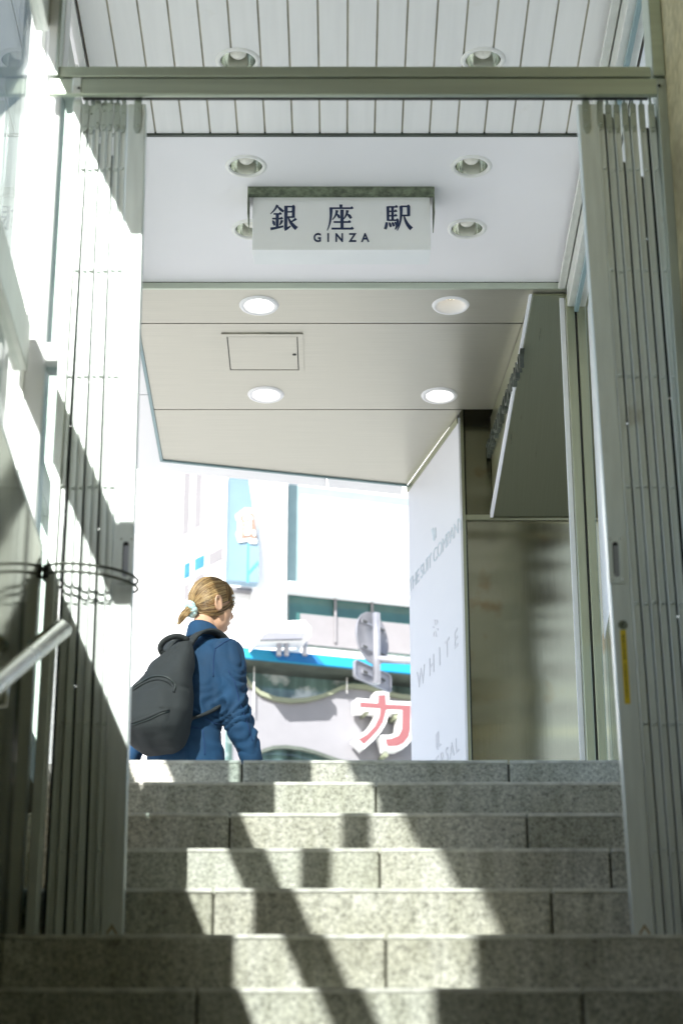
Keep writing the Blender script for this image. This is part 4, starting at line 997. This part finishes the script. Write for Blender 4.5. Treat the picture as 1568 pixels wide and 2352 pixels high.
for SHp, ELp, WRp in ((SH_R,EL_R,WR_R),(SH_L,EL_L,WR_L)):
    E_, Wp = W(*ELp), W(*WRp); d = (Wp-E_).normalized()
    part('cuff', MB().loft([(Wp-d*0.045,0.047,0.043),(Wp-d*0.04,0.0485,0.0445),(Wp+d*0.008,0.046,0.042),(Wp+d*0.012,0.043,0.039)], Fv, 24), 'cloth', cov, smooth=True)
# seams and patch pocket
mb = MB()
def seam(pts, r=0.0022): mb.tube(pts, r, 6)
part('hip_pocket', MB().prism([W(-0.118,0.03,0.94),W(-0.105,0.125,0.94),W(-0.10,0.128,0.80),W(-0.122,0.03,0.79)], -Fv*0.010), 'cloth', cov, bevel=0.004)
for s_, ft in ((1,FOOT_R),(-1,FOOT_L)):
    fx, rx, _ = ft
    sh = MB().loft([(W(fx-0.07,rx,0.045),0.032,0.04),(W(fx-0.02,rx,0.05),0.037,0.05),(W(fx+0.06,rx,0.035),0.042,0.035),(W(fx+0.13,rx,0.028),0.043,0.028),(W(fx+0.17,rx,0.025),0.028,0.02)], Rv, 16)
    part('shoe', sh, 'shoe', p_, smooth=True)

from mathutils.bvhtree import BVHTree
cbt = BVHTree.FromPolygons([v.co + ROOTS[cov.name] for v in cov.data.vertices], [tuple(p.vertices) for p in cov.data.polygons])
def cloth_seam(pts, name='seam'):             # stitched seams laid on the jacket surface
    out = []
    for (xa_,ya_),(xb_,yb_) in zip(pts, pts[1:]):
        for q in range(6):
            x, y = lerp(xa_,xb_,q/6), lerp(ya_,yb_,q/6)
            d = at(275.6+.238*x, 1291.8+.238*y, 1.0).normalized(); h = cbt.ray_cast(Vector((0,0,0)), d)
            if h[0]: out.append(h[0]+h[1]*0.0005)
    if len(out) > 2: part(name, MB().tube(out, 0.0024, 6), 'cloth_seam', cov, smooth=True)
cloth_seam([(915,835),(1000,775),(1090,730)]); cloth_seam([(920,840),(905,920),(905,1020),(900,1120)])
cloth_seam([(1045,1040),(1110,1160),(1150,1340),(1230,1560),(1290,1760)])
cloth_seam([(820,1500),(880,1540),(960,1570)]); cloth_seam([(800,1620),(815,1760),(820,1880)]); cloth_seam([(690,1590),(800,1610)])
# hair: cap plus combed strands drawn to a low ponytail
hair = MB()
KN = Hd(-0.100,0.006,-0.048)
def hdir(v): return v.normalized()
AX = Vector((0.104,0.084,0.113)); HCC = (-0.012,0,0.022)
def surf(d, k=1.0):
    s_ = 1/math.sqrt((d.x/AX.x)**2+(d.y/AX.y)**2+(d.z/AX.z)**2)
    return Hd(HCC[0]+d.x*s_*k, HCC[1]+d.y*s_*k, HCC[2]+d.z*s_*k)
kd = Vector((-0.80,0.03,-0.62)).normalized()
# base cap as a grid on the sphere, leaving out the face and neck
nu, nv = 40, 48
grid = {}
def keep(d):
    if d.x > 0.30 and d.z < 0.12: return False
    if d.z < -0.35 and d.x > -0.35: return False
    if d.z < -0.80: return False
    if abs(d.y) > 0.6 and d.z < -0.02 and d.x > -0.05: return False
    return True
for i in range(nu+1):
    for j in range(nv):
        th2 = PI*i/nu; ph = 2*PI*j/nv
        d = Vector((math.sin(th2)*math.cos(ph), math.sin(th2)*math.sin(ph), math.cos(th2)))
        grid[i,j] = (d, None)
verts = {}
for i in range(nu):
    for j in range(nv):
        q = [(i,j),(i+1,j),(i+1,(j+1)%nv),(i,(j+1)%nv)]
        dm = sum((grid[x][0] for x in q), Vector())/4
        if dm.length > 0.01 and keep(dm.normalized()):
            vs = []
            for x in q:
                if x not in verts: verts[x] = hair.v(surf(grid[x][0], 0.975))
                if verts[x] not in vs: vs.append(verts[x])
            if len(vs) >= 3:
                try:
                    f_ = hair.bm.faces.new(vs); f_.smooth = True; f_.material_index = 0
                except ValueError: pass
def strand(dirs, k, r, mi):
    pts = [surf(d, k+0.012*math.sin(3.1*q/ len(dirs))) for q, d in enumerate(dirs)]
    n = len(pts); hair.tube(pts, [r*(0.6+0.4*math.sin(PI*min(1,(q+0.5)/n))) for q in range(n)], 5, mi)
def slerp(a, b, t):
    om = math.acos(max(-1,min(1,a.dot(b))))
    if om < 1e-4: return a
    return (a*math.sin((1-t)*om)+b*math.sin(t*om))/math.sin(om)
hl = []
for k in range(1300):
    c = random.random()
    if c < 0.5:      # front hairline and fringe side
        a = random.uniform(-1.35,1.35); el = random.uniform(0.10,0.95)
        d = Vector((math.cos(a)*math.cos(el), math.sin(a)*math.cos(el), math.sin(el)))
        if d.x > 0.45 and d.z < 0.25: continue
    elif c < 0.8:    # crown
        a = random.uniform(0,2*PI); el = random.uniform(0.5,1.5)
        d = Vector((math.cos(a)*math.cos(el), math.sin(a)*math.cos(el), math.sin(el)))
    else:            # nape and sides
        s_ = random.choice((-1,1)); d = Vector((random.uniform(-0.5,0.1), s_*random.uniform(0.5,1.0), random.uniform(-0.5,0.25)))
        if d.x > -0.15 and d.z < 0.0: continue
    d.normalize()
    end = (kd+Vector((random.uniform(-.06,.06),random.uniform(-.10,.10),random.uniform(-.08,.08)))).normalized()
    bend = Vector((0,0,random.uniform(0.02,0.16)))
    dirs = [(slerp(d,end,t)+bend*math.sin(PI*t)).normalized() for t in (q/11 for q in range(12))]
    if d.z < -0.15: mi = random.choice((2,2,0))
    else: mi = random.choice((0,0,1,1,1,2)) 
    strand(dirs, random.uniform(0.972,1.015), random.uniform(0.0010,0.0021), mi)
for k in range(170):     # fringe falling over the forehead
    a = random.uniform(-0.9,1.15); d0_ = Vector((math.cos(a)*0.55, math.sin(a)*0.45, 0.80)).normalized(); d1_ = Vector((math.cos(a), math.sin(a), random.uniform(-0.10,0.12))).normalized()
    dirs = [slerp(d0_,d1_,t) for t in (q/8 for q in range(9))]
    strand(dirs, random.uniform(1.0,1.05), random.uniform(0.0011,0.002), random.choice((0,0,1,2)))
for k in range(60):      # loose flyaway hairs
    d0_ = Vector((random.uniform(-1,0.6),random.uniform(-1,1),random.uniform(-0.1,1))).normalized(); a_ = random.uniform(0.15,0.5)
    d1_ = (d0_+Vector((-0.6,random.uniform(-.3,.3),-0.5))*a_).normalized()
    pts = [surf(slerp(d0_,d1_,q/5), 1.0+0.10*random.uniform(0.3,1)*math.sin(PI*q/7)) for q in range(6)]
    hair.tube(pts, [0.0006]*6, 4, random.choice((0,1)))
bk = -hf; tdir = (bk*0.8 - hu*0.8 - hr*0.05).normalized()
for k in range(260):     # ponytail tuft
    s1 = hr*random.gauss(0,0.010)+hu*random.gauss(0,0.010); sp = (hr*random.gauss(0,0.20)+hu*random.gauss(0.0,0.30))
    L_ = random.uniform(0.035,0.072)
    p0 = KN+s1*0.7; p1 = p0+tdir*L_*0.35+(sp*0.35)*L_*0.5; p2 = p0+(tdir+sp*0.55)*L_*0.75 - hu*0.004; p3 = p0+(tdir+sp*0.62)*L_ - hu*0.016
    hair.tube([p0,p1,p2,p3], [0.0022,0.0022,0.0017,0.0007], 5, random.choice((1,1,1,0)))
part('hair', hair, ['hair_a','hair_b','hair_c'], p_)
mb = MB(); n = 36; pts = []
kx = hr; ky = (hu*0.85-hf*0.5).normalized()
kc = KN+tdir*0.006
for j in range(60):
    a = 2*PI*j/60; rr = 0.025+0.003*math.sin(11*a); pts.append(kc + kx*rr*math.cos(a) + ky*rr*math.sin(a) + tdir*0.004*math.sin(7*a))
pts.append(pts[0])
mb.tube(pts, [0.0125+0.0035*math.sin(1.9*j+math.sin(j*0.7)*2) for j in range(61)], 10, cap=False)
part('scrunchie', mb, 'scrunchie', p_, smooth=True)
mb = MB()
for q in range(3): mb.ball(Hd(0.060+0.010*q,0.074-0.010*q,0.045-0.012*q), (hf*0.006,hr*0.005,hu*0.007), 6)
part('hair_clip', mb, 'trim_white', p_, smooth=True)

# ---------------------------------------------------------------- backpack
bp = thing('backpack', 'large charcoal canvas backpack worn by the person in blue', 'backpack', tuple(W(-0.24,0,0.85)))
BH = R(20); BFv = Vector((math.sin(BH),math.cos(BH),0)); BRv = Vector((math.cos(BH),-math.sin(BH),0)); BB = BASE+Vector((-0.055,0.0,0))
def B(f, r, u): return BB + BFv*f*0.95 + BRv*r*0.93 + Uv*u*0.965
secs = [(B(-0.205,0.035,0.835),0.070,0.045),(B(-0.216,0.030,0.858),0.108,0.078),(B(-0.222,0.026,0.91),0.136,0.104),(B(-0.220,0.028,0.98),0.143,0.114),(B(-0.205,0.034,1.06),0.128,0.104),(B(-0.185,0.044,1.137),0.108,0.090),(B(-0.162,0.058,1.20),0.088,0.074),(B(-0.140,0.070,1.257),0.068,0.060),(B(-0.118,0.082,1.305),0.046,0.044),(B(-0.105,0.090,1.335),0.032,0.028)]
mb = MB()
for i in range(1):
    rings = []; P_ = [s[0] for s in secs]
    for j, (c, a, b) in enumerate(secs):
        ring = []
        for k in range(40):
            g = 2*PI*k/40; cs, sn = math.cos(g), math.sin(g); e_ = 0.62
            ring.append(c + BRv*a*math.copysign(abs(cs)**e_, cs) + BFv*b*math.copysign(abs(sn)**e_, sn))
        rings.append(ring)
    mb.rings(rings)
# front pocket bulge
pk = [(B(-0.268,0.024,0.875),0.085,0.045),(B(-0.288,0.020,0.905),0.106,0.050),(B(-0.296,0.018,0.945),0.112,0.05),(B(-0.292,0.020,0.985),0.106,0.040),(B(-0.284,0.022,1.01),0.09,0.022)]
rings = []
for c, a, b in pk:
    rings.append([c + BRv*a*math.copysign(abs(math.cos(g))**0.6, math.cos(g)) + BFv*b*math.copysign(abs(math.sin(g))**0.6, math.sin(g)) for g in (2*PI*k/36 for k in range(36))])
mb.rings(rings)
me = smooth_remesh(mb, 0.008, 6, 0.5)
me.update()
for v in me.vertices:
    q = v.co-BB; f_, r_, u_ = q.dot(BFv), q.dot(BRv), q.z
    n1 = noise.noise(Vector((f_*7,r_*7,u_*7))); n2 = noise.noise(Vector((r_*24+3,f_*10,u_*6)))
    ridge = math.sin((r_*1.0+0.35*u_+0.05*noise.noise(q*7))*48)*(0.5+math.exp(-((u_-1.15)/0.12)**2))
    sag = math.exp(-((u_-1.045)/0.012)**2)*0.006 if f_ < -0.2 else 0
    v.co += v.normal*(0.012*n1+0.006*n2+0.0045*ridge-sag)
bag_me = me
bagb = part('bag_body', me, 'bag', bp, smooth=True)
from mathutils.bvhtree import BVHTree
bt = BVHTree.FromPolygons([v.co.copy()+ROOTS[bp.name] for v in me.vertices], [tuple(p.vertices) for p in me.polygons])
def on_bag(r, u, out=0.0):
    o0 = B(-0.9, r, u); h = bt.ray_cast(o0, BFv)
    return (h[0]-BFv*out) if h[0] else B(-0.3,r,u)
# zips: main arch over the upper half, pocket arch below
arch = [(0.108*math.cos(a)+0.034, 1.055+0.075*math.sin(a)+0.010*math.cos(a)) for a in (PI*k/24 for k in range(25))]
part('zip', MB().tube([on_bag(r,u,0.002) for r,u in arch], 0.0042, 8), 'zip', bp, smooth=True)
arch2 = [(r*0.99, u-0.016) for r,u in arch]
part('zip_flap', MB().tube([on_bag(r,u,0.000) for r,u in arch2], 0.006, 8), 'bag', bp, smooth=True)
pz = [(r+0.022, 0.928+0.020*math.sin(9*r)+1.6*r*r) for r in (-0.115+0.23*k/20 for k in range(21))]
part('pocket_flap', MB().tube([on_bag(r,u,0.000) for r,u in pz], 0.007, 8), 'bag', bp, smooth=True)
part('zip', MB().tube([on_bag(r,u-0.010,0.001) for r,u in pz], 0.0035, 8), 'zip', bp, smooth=True)
def ribbon(pts, w, th2, wdir):
    m_ = MB(); rings = []
    pts = [Vector(p) for p in pts]
    for i, p in enumerate(pts):
        tt = (pts[min(i+1,len(pts)-1)]-pts[max(i-1,0)]).normalized(); wd = (Vector(wdir)-tt*Vector(wdir).dot(tt)).normalized(); nn = tt.cross(wd)
        rings.append([p+wd*w/2+nn*th2/2, p-wd*w/2+nn*th2/2, p-wd*w/2-nn*th2/2, p+wd*w/2-nn*th2/2])
    m_.rings(rings, True, 0, True); return m_
def bez(P_, n=14):
    out = []
    for k in range(n+1):
        t_ = k/n; q = [Vector(p) for p in P_]
        while len(q) > 1: q = [q[i].lerp(q[i+1],t_) for i in range(len(q)-1)]
        out.append(q[0])
    return out
part('grab_handle', ribbon(bez([B(-0.11,0.115,1.335),B(-0.15,0.085,1.37),B(-0.20,0.03,1.335),B(-0.20,-0.005,1.28),B(-0.16,0.03,1.27)],16), 0.024, 0.005, Uv*0.6-Fv*0.6), 'bag_dark', bp, smooth=True)
for s_ in (-1,1):
    part('shoulder_strap', ribbon(bez([W(-0.060,s_*0.070-0.01,1.33),W(-0.02,s_*0.085,1.44),W(0.075,s_*0.105,1.475),W(0.19,s_*0.115,1.42),W(0.215,s_*0.13,1.28),W(0.15,s_*0.16,1.12),W(0.03,s_*0.165,1.04),W(-0.12,s_*0.14,0.98)],24), 0.052, 0.012, Rv), 'bag', bp, smooth=True)
part('strap_tail', ribbon([W(0.03,0.165,1.09),W(0.055,0.178,1.03),W(0.085,0.182,0.97),W(0.115,0.186,0.925)], 0.022, 0.003, Fv), 'bag_dark', bp)

# ---------------------------------------------------------------- light, sky, camera
w = bpy.data.worlds.new('World'); SC.world = w; w.use_nodes = True
nt = w.node_tree
sky = nt.nodes.new('ShaderNodeTexSky'); sky.sky_type = 'NISHITA'; sky.sun_disc = False
sd = Vector((0.33,1.0,-0.7425)).normalized()
elev = math.asin(-sd.z); az = math.atan2(-sd.x, -sd.y)
sky.sun_elevation = elev; sky.sun_rotation = az
nt.links.new(sky.outputs['Color'], nt.nodes['Background'].inputs['Color']); nt.nodes['Background'].inputs['Strength'].default_value = 0.10
sl = bpy.data.lights.new('sun','SUN'); sl.energy = 5.0; sl.angle = R(0.5); sl.color = (1.0,0.97,0.93)
so = bpy.data.objects.new('sun', sl); C.objects.link(so); so.rotation_euler = sd.to_track_quat('-Z','Y').to_euler(); so.location = (-3,-8,9)

cam = bpy.data.cameras.new('camera'); co = bpy.data.objects.new('camera', cam); C.objects.link(co)
co.location = (0,0,0); co.rotation_euler = (R(90)+TH, 0, 0)
cam.sensor_fit = 'VERTICAL'; cam.sensor_height = 36; cam.sensor_width = 24; cam.lens = 36*FPX/2352
cam.clip_start = 0.1; cam.clip_end = 500
cam.dof.use_dof = True; cam.dof.focus_distance = 8.4; cam.dof.aperture_fstop = 4.8
SC.camera = co
SC.view_settings.view_transform = 'Standard'; SC.view_settings.look = 'None'; SC.view_settings.gamma = 1; SC.view_settings.exposure = 1.35
SC.render.engine = 'CYCLES'
cy = SC.cycles; cy.use_denoising = True; cy.max_bounces = 12; cy.diffuse_bounces = 6; cy.glossy_bounces = 6; cy.transparent_max_bounces = 16; cy.caustics_reflective = True; cy.blur_glossy = 0.5
cy.sample_clamp_indirect = 8
